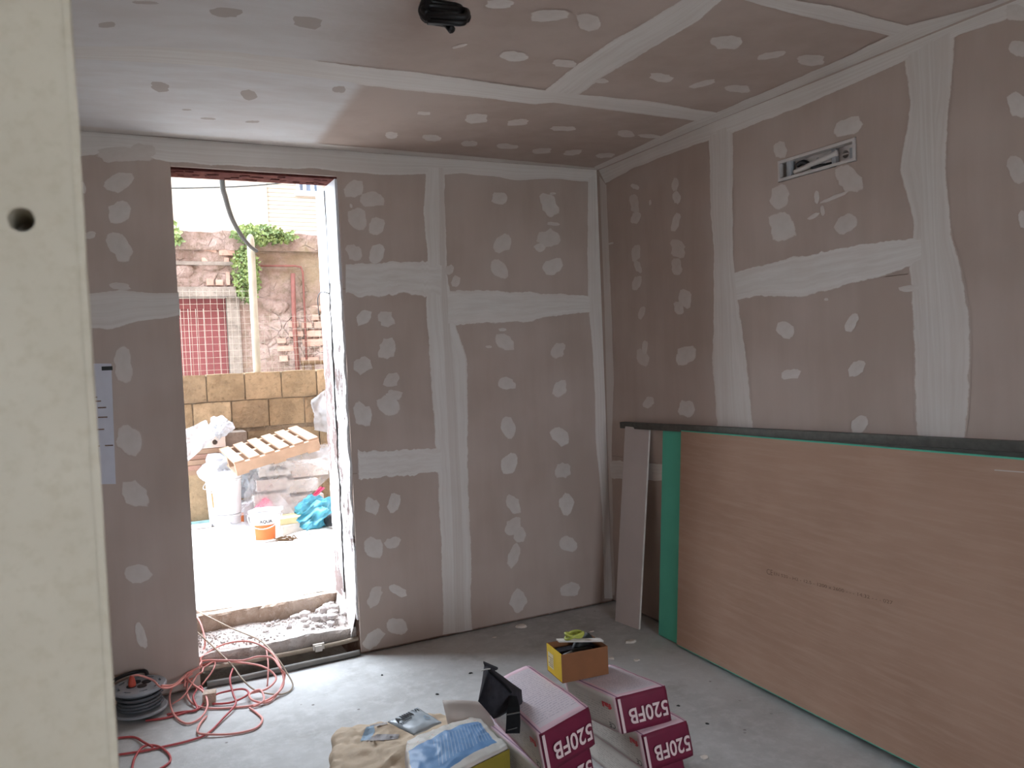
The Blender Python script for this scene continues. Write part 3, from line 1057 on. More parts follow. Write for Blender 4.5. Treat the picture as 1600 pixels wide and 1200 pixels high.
def rough_slab(name, x0, x1, y0, y1, z0, z1, mat, nx=40, ny=14, amp=0.012, edge=0.02, parent=None, sd=0.0, under=0.02):
    """slab with a rough top and a crumbling front edge"""
    V, Fc = [], []
    for j in range(ny+1):
        for i in range(nx+1):
            x = x0+(x1-x0)*i/nx
            t = j/ny
            y = y0+(y1-y0)*t*t
            if j == 0:
                y += edge*(noise.noise((x*7+sd, 1, 0))+0.6*noise.noise((x*23+sd, 2, 0)))
            z = z1+amp*(noise.noise((x*4+sd, y*4, 3))+0.7*noise.noise((x*14, y*14+sd, 5)))
            if j == 0:
                z -= 0.01+0.012*abs(noise.noise((x*11+sd, 5, 1)))
            V.append((x, y, z))
    m = nx+1
    for j in range(ny):
        for i in range(nx):
            Fc.append((j*m+i, j*m+i+1, (j+1)*m+i+1, (j+1)*m+i))
    n0 = len(V)
    for i in range(nx+1):
        x = x0+(x1-x0)*i/nx
        V.append((x, y0+0.012+0.5*edge*noise.noise((x*9+sd, 8, 0)), z0+(z1-z0)*0.5))
    n1 = len(V)
    for i in range(nx+1):
        x = x0+(x1-x0)*i/nx
        V.append((x, y0+under, z0))
    for i in range(nx):
        Fc.append((i+1, i, n0+i, n0+i+1))
        Fc.append((n0+i+1, n0+i, n1+i, n1+i+1))
    o = mesh(name, V, Fc, mat, parent)
    return o


step = rough_slab('floor_doorstep', DX0-0.05, DX1+0.02, D+0.09, D+0.56, 0.0, 0.14, M['step'], amp=0.012, edge=0.03, under=0.2)
step['kind'] = 'structure'
riser = rough_slab('floor_threshold', DX0-0.3, DX1+0.6, D+WT-0.005, D+WT+0.22, 0.08, ZO-0.006, M['stepsoil'], 60, 8, 0.006, 0.03, sd=4.0)
riser['kind'] = 'structure'
yard = rough_slab('floor_courtyard', -5.0, 8.0, D+WT+0.06, 13.2, 0.0, ZO, M['slab'], 90, 60, 0.010, 0.06, sd=9.0)
yard['kind'] = 'structure'
gb = MB().box((-60, D+WT+0.1, -0.3), (60, 80, ZO-0.04))
gb.box((-60, -60, -0.6), (60, D+WT+0.1, -0.35))
nb = MB().box((6.6, D+WT+0.2, 0.0), (9.5, 30, 11.0))  # added wall out of view, put in to shade the courtyard
struct('wall_shade_added', nb.V, nb.F, M['masonry'])
struct('floor_ground', gb.V, gb.F, M['slab'])
# rubble on the step
for k in range(46):
    u = random.random()**0.8
    x = RX-0.02-u*0.34
    y = D+0.16+random.random()*0.3
    if u > 0.75 and random.random() < 0.5:
        x -= random.random()*0.3
    r = random.uniform(0.012, 0.036)*(1.25-0.6*u)
    zb = 0.14+max(0, (0.24-(RX-x)))*0.25*random.random()
    bm = bmesh.new()
    bmesh.ops.create_icosphere(bm, subdivisions=1, radius=1)
    sc3 = (random.uniform(.7, 1.3), random.uniform(.7, 1.2), random.uniform(.5, .9))
    V = []
    for v in bm.verts:
        c = v.co*(1+0.3*noise.noise(v.co*2+Vector((k*3.1, 0, 0))))
        V.append((x+c.x*r*sc3[0], y+c.y*r*sc3[1], zb+r*sc3[2]*0.7+c.z*r*sc3[2]))
    Fc = [[v.index for v in f.verts] for f in bm.faces]
    bm.free()
    tag(mesh('rubble_stone', V, Fc, M['rubble']), 'broken grey masonry lump in the rubble heap on the doorstep', 'rubble', 'rubble on the doorstep')
gb = MB()
for k in range(500):
    x = DX0+random.random()*(DX1-DX0-0.03)
    y = D+0.13+random.random()*0.33
    r = random.uniform(0.002, 0.005)
    gb.box((x-r, y-r, 0.135), (x+r, y+r*.8, 0.143+r))
tag(gb.build('masonry_grit', M['rubble']), 'fine grey grit strewn over the doorstep', 'grit', kind='stuff')
# conduits lying in the channel in front of the step
x0, x1 = DX0-0.2, DX1+0.25
tag(MB().tube(smooth_path([(x, D+0.062+0.006*sin(x*9), 0.062+0.012*sin(x*5)+0.02*(x-x0)) for x in np.linspace(x0, x1, 12)], 4), 0.013, 10).build('conduit', M['beigecable'], smooth=True),
    'beige plastic conduit lying along the foot of the doorstep', 'conduit')
tag(MB().tube(smooth_path([(x, D-0.012+0.006*sin(x*7), 0.016+0.004*abs(sin(x*6))) for x in np.linspace(DX0+0.03, DX1-0.01, 12)], 4), 0.016, 10).build('conduit', M['greycable'], smooth=True),
    'grey plastic conduit on the concrete floor along the doorway', 'conduit')
tag(MB().tube(smooth_path([(x, D+0.03, -0.03+0.006*sin(x*8)) for x in np.linspace(x0, x1, 10)], 4), 0.02, 10).build('conduit', M['blackc'], smooth=True),
    'black pipe sunk in the dark channel below the doorstep', 'conduit')
mb = MB()
pc = on_y(497, 1012, D+0.05)
mb.box(pc+np.array([-.02, -.02, -.016]), pc+np.array([.02, .016, .016]))
mb.box(pc+np.array([-.028, -.008, -.01]), pc+np.array([.034, .01, .022]))
tag(mb.build('conduit_clip', M['gypsum']), 'dusty white clip gripping the beige conduit at the doorstep', 'clip')

def drilled(name, c, u, v, n, half, r, depth, mat, parent, cap=True):
    """square face piece with a real round hole sunk along -n"""
    c, u, v, n = [np.array(q, float) for q in (c, u, v, n)]
    k_ = 24
    V, Fc = [], []
    for rr_, dd_ in ((None, 0.0), (r, 0.0), (r, depth)):
        for k in range(k_):
            a = 2*pi*k/k_+pi/4
            ca, sa = cos(a), sin(a)
            q = half/max(abs(ca), abs(sa)) if rr_ is None else rr_
            V.append(c+u*ca*q+v*sa*q-n*dd_)
    for g in range(2):
        for k in range(k_):
            k2 = (k+1) % k_
            Fc.append((g*k_+k, g*k_+k2, (g+1)*k_+k2, (g+1)*k_+k))
    if cap:
        Fc.append(tuple(2*k_+k for k in range(k_)))
    return mesh(name, V, Fc, mat, parent)


# ------------------------------------------------------------------ partition beside the camera
PY = 0.62
px0 = on_y(145, 600, PY)
PX = float(px0[0])
Hh = on_y(33, 343, PY)
rag = [0.0]
V, Fc = [], []
nz = 90
hr = 16.0/F*PY
ncx = 24
bm = bmesh.new()
V, Fc = rect_with_holes(XL, PX, 0.0, H, [(Hh[0]-hr*1.6, Hh[0]+hr*1.6, Hh[2]-hr*1.6, Hh[2]+hr*1.6)], 0.075, lambda u, v, n: (u, PY+n, v))
part = struct('wall_partition', V, Fc, M['partition'])
bm.free()
# square face piece with the round drill hole
nseg = 32
V, Fc = [], []
for ring, (rr, dy) in enumerate([(None, 0), (hr, 0), (hr*0.94, 0.06)]):
    for k in range(nseg):
        a = 2*pi*k/nseg+pi/4
        ca, sa = cos(a), sin(a)
        q = hr*1.6/max(abs(ca), abs(sa)) if rr is None else rr*(1+0.05*noise.noise((ca*2, sa*2, 1)))
        V.append((Hh[0]+ca*q, PY+dy, Hh[2]+sa*q))
for r in range(2):
    for k in range(nseg):
        k2 = (k+1) % nseg
        Fc.append((r*nseg+k, (r+1)*nseg+k, (r+1)*nseg+k2, r*nseg+k2))
mesh('drilled_face', V, Fc, M['partition'], part)
mesh('hole_back', [(Hh[0]+1.2*hr*cos(2*pi*k/16), PY+0.06, Hh[2]+1.2*hr*sin(2*pi*k/16)) for k in range(16)], [tuple(range(16))[::-1]], M['gypsum'], part)
# torn paper along the edge of the partition
V, Fc = [], []
for i in range(121):
    z = H*i/120
    e = 0.0016*noise.noise((z*9, 0, 0))+0.0012*noise.noise((z*30, 4, 0))+0.0008
    V += [(PX-0.004, PY-0.0006, z), (PX+e, PY-0.0002, z), (PX+e, PY+0.003, z)]
for i in range(120):
    a, b = i*3, i*3+3
    Fc += [(a, a+1, b+1, b), (a+1, a+2, b+2, b+1)]
mesh('torn_edge', V, Fc, M['partition'], part)

# ------------------------------------------------------------------ vent box in the right wall
vt = empty('vent_box', (W, (VY0+VY1)/2, VZ0), 'open white plastic air conditioning recess box set into the plastered wall', 'vent box')
x = W-0.006
fw = 0.013
mb = MB()
mb.box((x, VY0+.003, VZ0+.003), (x+.045, VY1-.003, VZ0+.003+fw)).box((x, VY0+.003, VZ1-.003-fw), (x+.045, VY1-.003, VZ1-.003))
mb.box((x, VY0+.003, VZ0+.003+fw), (x+.045, VY0+.003+fw, VZ1-.003-fw)).box((x, VY1-.003-fw, VZ0+.003+fw), (x+.045, VY1-.003, VZ1-.003-fw))
mb.build('frame', M['vent'], vt)
bx = W+0.0338
vm = (VZ0+VZ1)/2
vl = VY1-VY0
PYC = VY0+vl*.19
V, Fc = rect_with_holes(VY0+.01, VY1-.01, VZ0+.01, VZ1-.01, [(VY1-.047, VY1-.018, VZ0+.02, vm-.006), (VY1-.047, VY1-.018, vm+.006, VZ1-.02), (PYC-.021, PYC+.021, vm-.021, vm+.021)], .008, lambda u, v, n: (bx+n, u, v))
mesh('back_plate', V, Fc, M['vent'], vt)
mb = MB()
mb.box((W+0.0023, VY1-.075, VZ0+.016), (W+0.0338, VY1-.05, VZ1-.016))
mb.build('divider', M['ventgrey'], vt)
MB().tube(smooth_path([(W+0.0225, VY1-.1, VZ1-.04), (W+0.0203, VY1-.14, vm+.015), (W+0.0225, VY1-.2, vm-.02), (W+0.0248, VY1-.3, vm-.03)], 6), 0.012, 8).build('hose', M['blackc'], vt, smooth=True)
MB().tube(smooth_path([(W+0.0225, VY1-.085, vm-.02), (W+0.0158, VY1-.2, vm-.005), (W+0.0180, VY1-.33, vm+.012)], 6), 0.014, 8).build('drain_pipe', M['vent'], vt, smooth=True)
MB().box((W+0.0135, VY0+vl*.27, VZ0+.018), (W+0.0338, VY0+vl*.32, VZ1-.018)).build('divider', M['ventgrey'], vt)
MB().box((W+0.0225, VY0+vl*.34, VZ0+.03), (W+0.0338, VY0+vl*.52, VZ1-.028)).build('spout_block', M['vent'], vt)
drilled('port', (bx-.0005, PYC, vm), (0, 1, 0), (0, 0, 1), (-1, 0, 0), .0215, .017, .05, M['vent'], vt)
MB().box((W+0.0300, VY0+vl*.19-.02, vm-.003), (W+0.0330, VY0+vl*.19+.02, vm+.003)).build('port_bar', M['vent'], vt)
MB().box((W+0.0248, VY0+vl*.05, vm-.03), (W+0.0338, VY0+vl*.125, vm+.018)).build('grey_pad', M['ventgrey'], vt)
for (t, zz) in ((.5, .01), (.44, -.025), (.41, -.022)):
    MB().lathe([(0.0, 0.0015), (0.0045, 0.0015), (0.0045, -.006), (0.0065, -.006), (0.0065, 0.002)], (W+0.0207, VY0+vl*t, vm+zz), 12, (1, 0, 0)).build('knockout', M['ventgrey'], vt)

# ------------------------------------------------------------------ sheets leaning on the right wall
O = np.array([2.764, 3.74, 0.004])
s_ = np.array([-0.104, -1.76, 0.045])
s_ /= np.linalg.norm(s_)
t_ = np.array([0.082, 0.0, 0.996])
t_ -= s_*np.dot(t_, s_)
t_ /= np.linalg.norm(t_)
n_ = np.cross(s_, t_)
if n_[0] > 0:
    n_ = -n_
gs = empty('green_plasterboard_sheet', O, 'green moisture-resistant plasterboard sheet leaning against the wall behind the brown sheet', 'plasterboard')
MB().obox(O, s_*2.6, t_*1.2, n_*0.0125).build('face', M['green'], gs)
fs = empty('brown_plasterboard_sheet', O+s_*0.14, 'large brown-backed plasterboard sheet with green edges and a stamped line, leaning against the wall', 'plasterboard')
o1 = O+s_*0.20+n_*0.0128-t_*0.0005
MB().obox(o1, s_*2.6, t_*1.2, n_*0.0125).build('board', M['green'], fs)
o2 = o1+n_*0.0126+t_*0.0045
MB().obox(o2, s_*2.6, t_*1.190, n_*0.0008).build('back_paper', M['brown'], fs)
# stamped line of small print on the brown face


def on_sheet(px, py):
    d = ray(px, py)
    q = o2+n_*0.0009
    k = np.dot(q-CAMP, n_)/np.dot(d, n_)
    return CAMP+d*k


a, b = on_sheet(1198, 893), on_sheet(1405, 944)
du = (b-a)
Lw = np.linalg.norm(du)
du /= Lw
dv = np.cross(du, -n_)
dv = t_-du*np.dot(t_, du)
dv /= np.linalg.norm(dv)
lettering('CE', a-dv*0.012, du, dv, 0.026, None, M['greyink'], fs, 0.0, 'stamp')
lettering('EN 520 - H2 - 12.5 - 1200 x 2600 - - - 14:32 - - - 027', a+du*0.05-dv*0.008, du, dv, 0.014, Lw-0.08, M['greyink'], fs, 0.0, 'stamp')
# a scuff near the top right of the sheet
q = on_sheet(1580, 738)
MB().obox(q-s_*0.06, s_*0.12+t_*.003, t_*0.004, n_*0.0003).build('scuff', M['card'], fs)
# off-cut strip leaning left of the sheets
B0, B1 = on_z(961, 971), on_z(1000, 985)
T0, T1 = on_x(1006, 672, W-0.016), on_x(1043, 674, W-0.016)
pu = (B1-B0)
pu[2] = 0
up = ((T0-B0)+(T1-B1))/2
up = up/np.linalg.norm(up)
pu = pu/np.linalg.norm(pu)
up = up-pu*np.dot(up, pu)
up /= np.linalg.norm(up)
pn = np.cross(pu, up)
if pn[0] > 0:
    pn = -pn
op_ = empty('plasterboard_offcut', B0, 'narrow pale grey plasterboard off-cut strip standing on end against the corner wall', 'plasterboard')
ln = float(np.linalg.norm((T0-B0+T1-B1)/2))
MB().obox(B0+np.array([0, 0, .003]), pu*0.205, up*ln, -pn*0.0125).build('core', M['gypsum'], op_)
MB().obox(B0+np.array([0, 0, .004])+pn*0.0001+up*.001+pu*.001, pu*0.203, up*(ln-.003), pn*0.0006).build('face_paper', M['greyboard'], op_)
# steel profiles lying along the top edge of the sheets
tr0 = on_x(972, 664, W-0.03)
tr1 = on_x(1600, 698, W-0.03)
td = (tr1-tr0)
td /= np.linalg.norm(td)
tr_end = tr0+td*3.05


def profile(name, o, d, L, wd, ht, label, group, flip=1):
    """U-shaped sheet-metal profile: web facing the room, two flanges towards the wall, ribbed"""
    e = empty(name, o, label, 'metal profile', group)
    u = np.array([1.0, 0, 0])
    u = u-d*np.dot(u, d)
    u /= np.linalg.norm(u)
    v = np.cross(d, u)
    if v[2] < 0:
        v = -v
    MB().obox(o, d*L, v*ht, u*0.0012).build('web', M['steel'], e)
    MB().obox(o+u*0.0012, d*L, v*0.0012, u*wd).build('flange', M['steel'], e)
    MB().obox(o+v*(ht-0.0012)+u*0.0012, d*L, v*0.0012, u*wd).build('flange', M['steel'], e)
    for f in (0.3, 0.62):
        MB().obox(o+v*ht*f-u*0.0008, d*L, v*0.002, u*0.001).build('rib', M['steel'], e)
    return e


profile('steel_profile', tr0+np.array([-0.016, 0, -0.019]), td, 3.05, 0.035, 0.038, 'long dark galvanised steel channel resting on top of the leaning sheets', None)
q = on_x(1180, 681, W-0.05)
profile('steel_profile', q+np.array([-0.03, 0, -0.021]), td, 2.1, 0.02, 0.02, 'thin bright-edged steel profile lying in front of the long dark channel', None)

# ------------------------------------------------------------------ paper taped to the back wall
a, b, c, d_ = P_back(120, 568), P_back(174, 568), P_back(181, 756), P_back(128, 757)
ps = empty('paper_sheet', (float((a[0]+b[0])/2), D, float(c[2])), 'tall white paper sheet with pencilled lines taped on the wall left of the doorway', 'paper')
V, Fc = [], []
for i in range(13):
    for j in range(5):
        t, s2 = i/12, j/4
        p = (a+(b-a)*s2)*(1-t)+(d_+(c-d_)*s2)*t
        V.append(p+np.array([0, -0.004-0.003*sin(t*5+s2*2)-0.0015*noise.noise((t*8, s2*4, 1)), 0]))
for i in range(12):
    for j in range(4):
        Fc.append((i*5+j, i*5+j+1, (i+1)*5+j+1, (i+1)*5+j))
mesh('sheet', V, Fc, M['whitepaper'], ps, smooth=True)
for (u0, u1, y) in [(144, 152, 622), (146, 158, 628), (153, 166, 638), (153, 168, 653), (150, 163, 672), (164, 177, 697), (152, 156, 698), (146, 149, 640), (159, 176, 579)]:
    A, B = P_back(u0, y), P_back(u1, y-.6)
    MB().obox(A+np.array([0, -0.0105, 0]), B-A, np.array([0, 0, .006 if y > 600 else .02]), np.array([0, .0005, 0])).build('pencil_mark', M['greyink'] if y > 600 else M['tool'], ps)
A, B = P_back(144, 623.5), P_back(177, 625)
MB().obox(A+np.array([0, -0.0105, 0]), B-A, np.array([0, 0, .003]), np.array([0, .0005, 0])).build('crease', M['white'], ps)

# ------------------------------------------------------------------ black cable coil hanging from the ceiling
cc = on_z(672, -14, H)
cdep = float(np.dot(cc-CAMP, _f))


def at_depth(px, py, dep):
    d = ray(px, py)
    return CAMP+d*dep


coil = empty('cable_coil', (cc[0], cc[1], H-0.2), 'bundle of black corrugated cable tied up and hanging from the ceiling', 'cable')
rr = 0.013
MB().tube(smooth_path([cc+np.array([0, 0, .012]), at_depth(668, -2, cdep), at_depth(664, 8, cdep-.01), at_depth(662, 20, cdep-.02), at_depth(676, 30, cdep-.03)], 8), 0.017, 10).build('drop_cable', M['blackc'], coil, smooth=True)
for k, (y0, dd, x1_) in enumerate([(11, 0, 720), (17, -.04, 730), (22, 0.02, 731), (26, -.03, 726), (20, .05, 714), (28, .03, 708)]):
    x0_ = 662+random.uniform(-2, 4)
    P = [at_depth(x0_+6, y0+4, cdep+dd), at_depth(x0_, y0-2, cdep+dd+.01), at_depth(x0_+8, y0-8, cdep+dd+.03), at_depth((x0_+x1_)/2, y0-5, cdep+dd+.04), at_depth(x1_-5, y0-1, cdep+dd+.03), at_depth(x1_, y0+5, cdep+dd+.01), at_depth(x1_-6, y0+10, cdep+dd-.01), at_depth((x0_+x1_)/2, y0+8, cdep+dd-.015), at_depth(x0_+8, y0+6, cdep+dd)]
    MB().tube(smooth_path(P, 8), 0.0105, 8).build('loop', M['blackc'], coil, smooth=True)
MB().tube(smooth_path([at_depth(690, 34, cdep), at_depth(700, 40, cdep-.02), at_depth(706, 47, cdep-.03)], 6), [0.011]*7+[0.013]*6, 8).build('cable_end', M['blackc'], coil, smooth=True)

# ------------------------------------------------------------------ cables and reel by the doorway
def cpath(pts, ox=170, oy=880, s=.275):
    return [on_z(ox+a*s, oy+b*s, z) for a, b, z in pts]


def cable(pts, mat, label, r=0.0052, group='salmon cables tangled by the doorway'):
    P = smooth_path(cpath(pts), 9)
    for p in P:
        if p[1] > D-0.012 and p[0] < DX0+0.014:
            if p[1] < D+0.06:
                p[1] = D-0.012
            else:
                p[0] = DX0+0.014
        if p[1] < D+0.06:
            p[2] = max(p[2], r+0.001)
    tag(MB().tube(P, r, 7).build('flexible_cable', mat, smooth=True), label, 'cable', group)


cable([(490, 262, .26), (560, 300, .24), (700, 370, .2), (860, 440, .16), (950, 530, .12), (1010, 620, .06), (1045, 700, .012), (980, 745, .01), (840, 725, .03), (760, 660, .07), (700, 580, .11), (600, 480, .16), (495, 385, .2)], M['beigecable'],
      'pale beige cable looping out of the doorway over the salmon tangle', 0.0042, None)
cable([(480, 275, .25), (520, 340, .23), (545, 430, .18), (540, 490, .14), (490, 590, .08), (440, 640, .06), (370, 690, .05), (345, 770, .03), (370, 860, .012), (440, 910, .008), (520, 880, .01), (560, 810, .03), (540, 735, .05), (480, 690, .06), (445, 640, .08), (500, 560, .1), (600, 545, .1)], M['pinkcable'],
      'salmon cable dropping over the doorstep into an upright loop beside the reel')
cable([(430, 700, .06), (445, 620, .09), (520, 540, .13), (650, 462, .16), (800, 445, .17), (920, 505, .14), (985, 620, .08), (980, 715, .03), (850, 800, .008), (640, 825, .006), (500, 810, .012), (445, 740, .03), (470, 620, .07), (600, 560, .1), (750, 565, .1), (880, 590, .08), (950, 650, .05), (900, 712, .03), (800, 740, .03)], M['pinkcable'],
      'salmon cable wound in two wide loops in front of the doorstep')
cable([(300, 695, .16), (370, 690, .1), (430, 640, .1), (520, 560, .12), (640, 552, .13), (760, 552, .13), (850, 530, .14), (930, 540, .13), (975, 600, .1), (1000, 640, .06), (960, 740, .015), (900, 790, .01), (820, 780, .02), (800, 745, .03), (860, 720, .04), (880, 780, .02), (820, 815, .008)], M['pinkcable'],
      'salmon cable arching high over the tangle and curling up in small rings')
cable([(40, 1090, .007), (180, 1070, .007), (300, 1045, .007), (450, 1010, .007), (560, 968, .008), (650, 880, .012), (720, 800, .02), (705, 740, .04), (688, 660, .08), (705, 600, .1)], M['redcable'],
      'red cable running along the floor from behind the partition to the tangle')
cable([(800, 822, .008), (845, 855, .007), (872, 890, .007), (830, 940, .007), (700, 970, .007), (560, 972, .012), (505, 960, .012), (520, 910, .01), (555, 870, .008)], M['pinkcable'],
      'salmon cable swung out onto the bare concrete in a flat bow')
cable([(130, 1175, .007), (150, 1100, .007), (200, 1040, .012), (280, 1040, .01), (340, 1085, .007), (345, 1130, .007), (280, 1175, .007)], M['redcable'],
      'red cable curled in an open hook on the floor beside the partition')
cable([(40, 995, .007), (140, 988, .007), (200, 1018, .016), (250, 1045, .012)], M['redcable'],
      'short red cable end poking out from behind the partition')
cable([(330, 860, .007), (420, 845, .008), (500, 830, .012), (480, 760, .03), (520, 700, .04), (560, 760, .03), (640, 735, .03), (760, 715, .03), (790, 745, .03), (700, 790, .012), (590, 800, .008)], M['redcable'],
      'red cable crumpled low between the reel and the doorstep')
cable([(210, 895, .006), (320, 880, .006), (430, 850, .006), (520, 820, .008), (560, 740, .02)], M['redcable'],
      'red cable trailing out from under the cable reel')
cable([(360, 800, .008), (420, 760, .03), (470, 690, .06), (520, 610, .09), (600, 560, .1), (590, 610, .08), (530, 690, .04)], M['pinkcable'],
      'thin salmon cable bent in a narrow hairpin against the step', 0.004)
cable([(895, 490, .13), (905, 560, .1), (905, 640, .06), (900, 700, .02)], M['pinkcable'],
      'short salmon cable hanging straight down inside the wide loops', 0.004)

RC = on_z(220, 1115, 0.0)
reel = empty('cable_reel', RC, 'grey plastic cable reel lying flat on the floor with sockets on its upper flange', 'cable reel')
MB().lathe([(0.0, 0.02), (0.118, 0.02), (0.124, 0.024), (0.124, 0.03), (0.118, 0.034), (0.0, 0.034)], RC, 40).build('flange', M['reel'], reel, smooth=False)
MB().lathe([(0.055, 0.034), (0.055, 0.128)], RC, 24).build('drum', M['reel'], reel, smooth=True)
fl_ = MB().lathe([(0.0, 0.130), (0.088, 0.130), (0.088, 0.145), (0.05, 0.146), (0.0, 0.146)], RC, 40)
fl_.lathe([(0.099, 0.130), (0.118, 0.128), (0.124, 0.132), (0.124, 0.139), (0.118, 0.144), (0.099, 0.145), (0.099, 0.130)], RC, 40)
for k in range(8):                       # bridges between the eight open slots
    a = radians(10+22.5+k*45)
    for j in range(5):
        a0, a1 = a+radians(-11.5+j*4.6), a+radians(-11.5+(j+1)*4.6)
        fl_.add([(RC[0]+r*cos(t), RC[1]+r*sin(t), RC[2]+zz) for zz in (.130, .145) for r, t in ((.0875, a0), (.0995, a0), (.0995, a1), (.0875, a1))],
                [(4, 5, 6, 7), (0, 3, 2, 1), (0, 1, 5, 4), (1, 2, 6, 5), (2, 3, 7, 6), (3, 0, 4, 7)])
up_ = fl_.build('flange', M['reel'], reel)
for k in range(4):
    a = radians(20+k*90)
    c = RC+np.array([0.036*cos(a), 0.036*sin(a), 0.146])
    MB().lathe([(0.022, 0), (0.022, 0.003), (0.0, 0.003)], c, 18).build('socket', M['blackc'], reel)
P = []
for k in range(7*28):
    a = 2*pi*k/28
    lay = k//28
    P.append(RC+np.array([(0.062+0.03*sin(lay*1.1)**2+0.012)*cos(a), (0.062+0.03*sin(lay*1.1)**2+0.012)*sin(a), 0.044+0.0125*k/28]))
MB().tube(P, 0.0065, 7).build('wound_cable', M['reelcable'], reel, smooth=True)
P = []
for k in range(5*28):
    a = 2*pi*k/28
    P.append(RC+np.array([(0.09+0.012*sin(k*.05))*cos(a), (0.09+0.012*sin(k*.05))*sin(a), 0.042+0.0125*k/28]))
MB().tube(P, 0.0062, 7).build('wound_cable', M['reelcable'], reel, smooth=True)
P = [RC+np.array([-0.05, 0.13, .012]), RC+np.array([-.13, .06, .012]), RC+np.array([-.145, .03, .05]), RC+np.array([-.14, .03, .12]), RC+np.array([-.11, .07, .162]), RC+np.array([-.03, .115, .168]), RC+np.array([.03, .105, .168]), RC+np.array([.04, .095, .15])]
MB().tube(smooth_path(P, 6), 0.009, 8).build('carrying_frame', M['blackc'], reel, smooth=True)
pl0 = RC+np.array([-0.03, -.015, .149])
tag(MB().lathe([(0.0, 0), (0.017, 0), (0.018, .012), (0.013, .036), (0.009, .05), (0.0, .05)], pl0, 16).build('power_plug', plain('orange_plug', rgb(196, 84, 66), .5, .3), smooth=True),
    'orange power plug pushed into the socket of the cable reel', 'plug')
tag(MB().tube(smooth_path([pl0+np.array([0, 0, .048]), pl0+np.array([.03, -.01, .05]), pl0+np.array([.09, -.03, .02]), on_z(252, 1074, .15), on_z(272, 1072, .11), on_z(290, 1056, .1)], 8), 0.005, 7).build('flexible_cable', M['pinkcable'], smooth=True),
    'salmon cable leading from the orange plug across the reel', 'cable', 'salmon cables tangled by the doorway')
cn = on_z(270, 1074, 0.0)
mk = empty('marker_can', cn, 'slim dark spray can with a pale grey cap beside the cable reel', 'spray can')
MB().lathe([(0.0, 0), (0.017, 0), (0.018, .004), (0.018, .075), (0.0, .075)], cn, 20).build('body', M['tool'], mk, smooth=False)
MB().lathe([(0.0, .075), (0.017, .075), (0.018, .09), (0.015, .094), (0.0, .094)], cn, 20).build('cap', M['reel'], mk)
bk = on_z(316, 1103, 0)
tag(MB().obox(bk, (.06, -.01, 0), (.01, .055, 0), (.004, 0, .055)).build('brick_piece', M['stepsoil']), 'broken brown brick piece on the floor among the red cables', 'brick')

# ------------------------------------------------------------------ sacks
def gridbox(nx, ny, nz):
    vid, V, Fc, side, uv = {}, [], [], [], []

    def gv(p):
        k = tuple(round(c, 5) for c in p)
        if k not in vid:
            vid[k] = len(V)
            V.append(p)
        return vid[k]

    def face(o, a, b, na, nb, sid):
        o, a, b = map(np.array, (o, a, b))
        for i in range(na):
            for j in range(nb):
                q = [(i/na, j/nb), ((i+1)/na, j/nb), ((i+1)/na, (j+1)/nb), (i/na, (j+1)/nb)]
                Fc.append([gv(tuple(o+a*s+b*t)) for s, t in q])
                side.append(sid)
                uv.extend(q)
    face((-1., -1, 1), (2., 0, 0), (0, 2., 0), nx, ny, 0)      # top
    face((1., -1, -1), (-2., 0, 0), (0, 2., 0), nx, ny, 1)     # bottom
    face((-1., -1, -1), (2., 0, 0), (0, 0, 2.), nx, nz, 2)     # front end
    face((1., 1, -1), (-2., 0, 0), (0, 0, 2.), nx, nz, 3)      # back end
    face((-1., 1, -1), (0, -2., 0), (0, 0, 2.), ny, nz, 4)     # left
    face((1., -1, -1), (0, 2., 0), (0, 0, 2.), ny, nz, 5)      # right
    return V, Fc, side, uv


GB = gridbox(14, 18, 7)
GBF = gridbox(44, 44, 10)


def sack(name, FL, FR, BR, BL, zt, th, label, cat, group, mats, sd, bulge=0.012, wr=0.004, rnd=0.05, zf=0.0, lean=(0, 0), crease=0.0):
    V0, Fc, side, uv = GBF if crease else GB
    FL, FR, BR, BL = [np.array(p[:2], float) for p in (FL, FR, BR, BL)]
    cen = (FL+FR+BR+BL)/4
    e = empty(name, (cen[0], cen[1], zt-th), label, cat, group)
    V = []
    for x, y, z in V0:
        r = 1-rnd*0.5*(abs(y)**6+abs(z)**6)*0.5
        xx = x*(1-rnd*0.35*(abs(y)**8+abs(z)**8))
        yy = y*(1-rnd*0.35*(abs(x)**8+abs(z)**8))
        s, t = (xx+1)/2, (yy+1)/2
        p = (FL*(1-s)+FR*s)*(1-t)+(BL*(1-s)+BR*s)*t
        zz = zt-th/2+z*th/2*(1-rnd*(abs(x)**6+abs(y)**6)*0.5)+(bulge*z*(1-x*x)*(1-y*y) if z > 0 else 0)
        q = (p[0]*9+sd, p[1]*9, zz*9)
        dn = noise.noise(q)*wr+noise.noise((q[0]*3.1, q[1]*3.1, q[2]*3.1))*wr*0.6
        dir_ = np.array([p[0]-cen[0], p[1]-cen[1], 0])
        dir_ /= np.linalg.norm(dir_)+1e-6
        f = max(abs(x), abs(y))**4
        if z <= -0.99:
            dn *= 0.2
        lk = (1-z)/2
        if crease and z > 0.3:
            rg = max(0, 1-abs(noise.noise((p[0]*6+sd, p[1]*6, 1)))*7)+0.7*max(0, 1-abs(noise.noise((p[0]*13+sd, p[1]*13, 4)))*6)
            zz += crease*(rg-0.5)
        V.append((p[0]+dir_[0]*dn*f+lean[0]*lk, p[1]+dir_[1]*dn*f+lean[1]*lk, zz+(dn if z > 0.9 else 0)+zf*(-y if z > 0 else 0)))
    midx = [mats[1][s_] for s_ in side]
    mesh('sack_body', V, Fc, None, e, uv=uv, smooth=True, mats=mats[0], midx=midx)
    return e


BAGM = ([M['bagtop'], M['bagside'], M['maroon']], [0, 1, 2, 2, 1, 1])


LEAN = (0.016, -0.012)


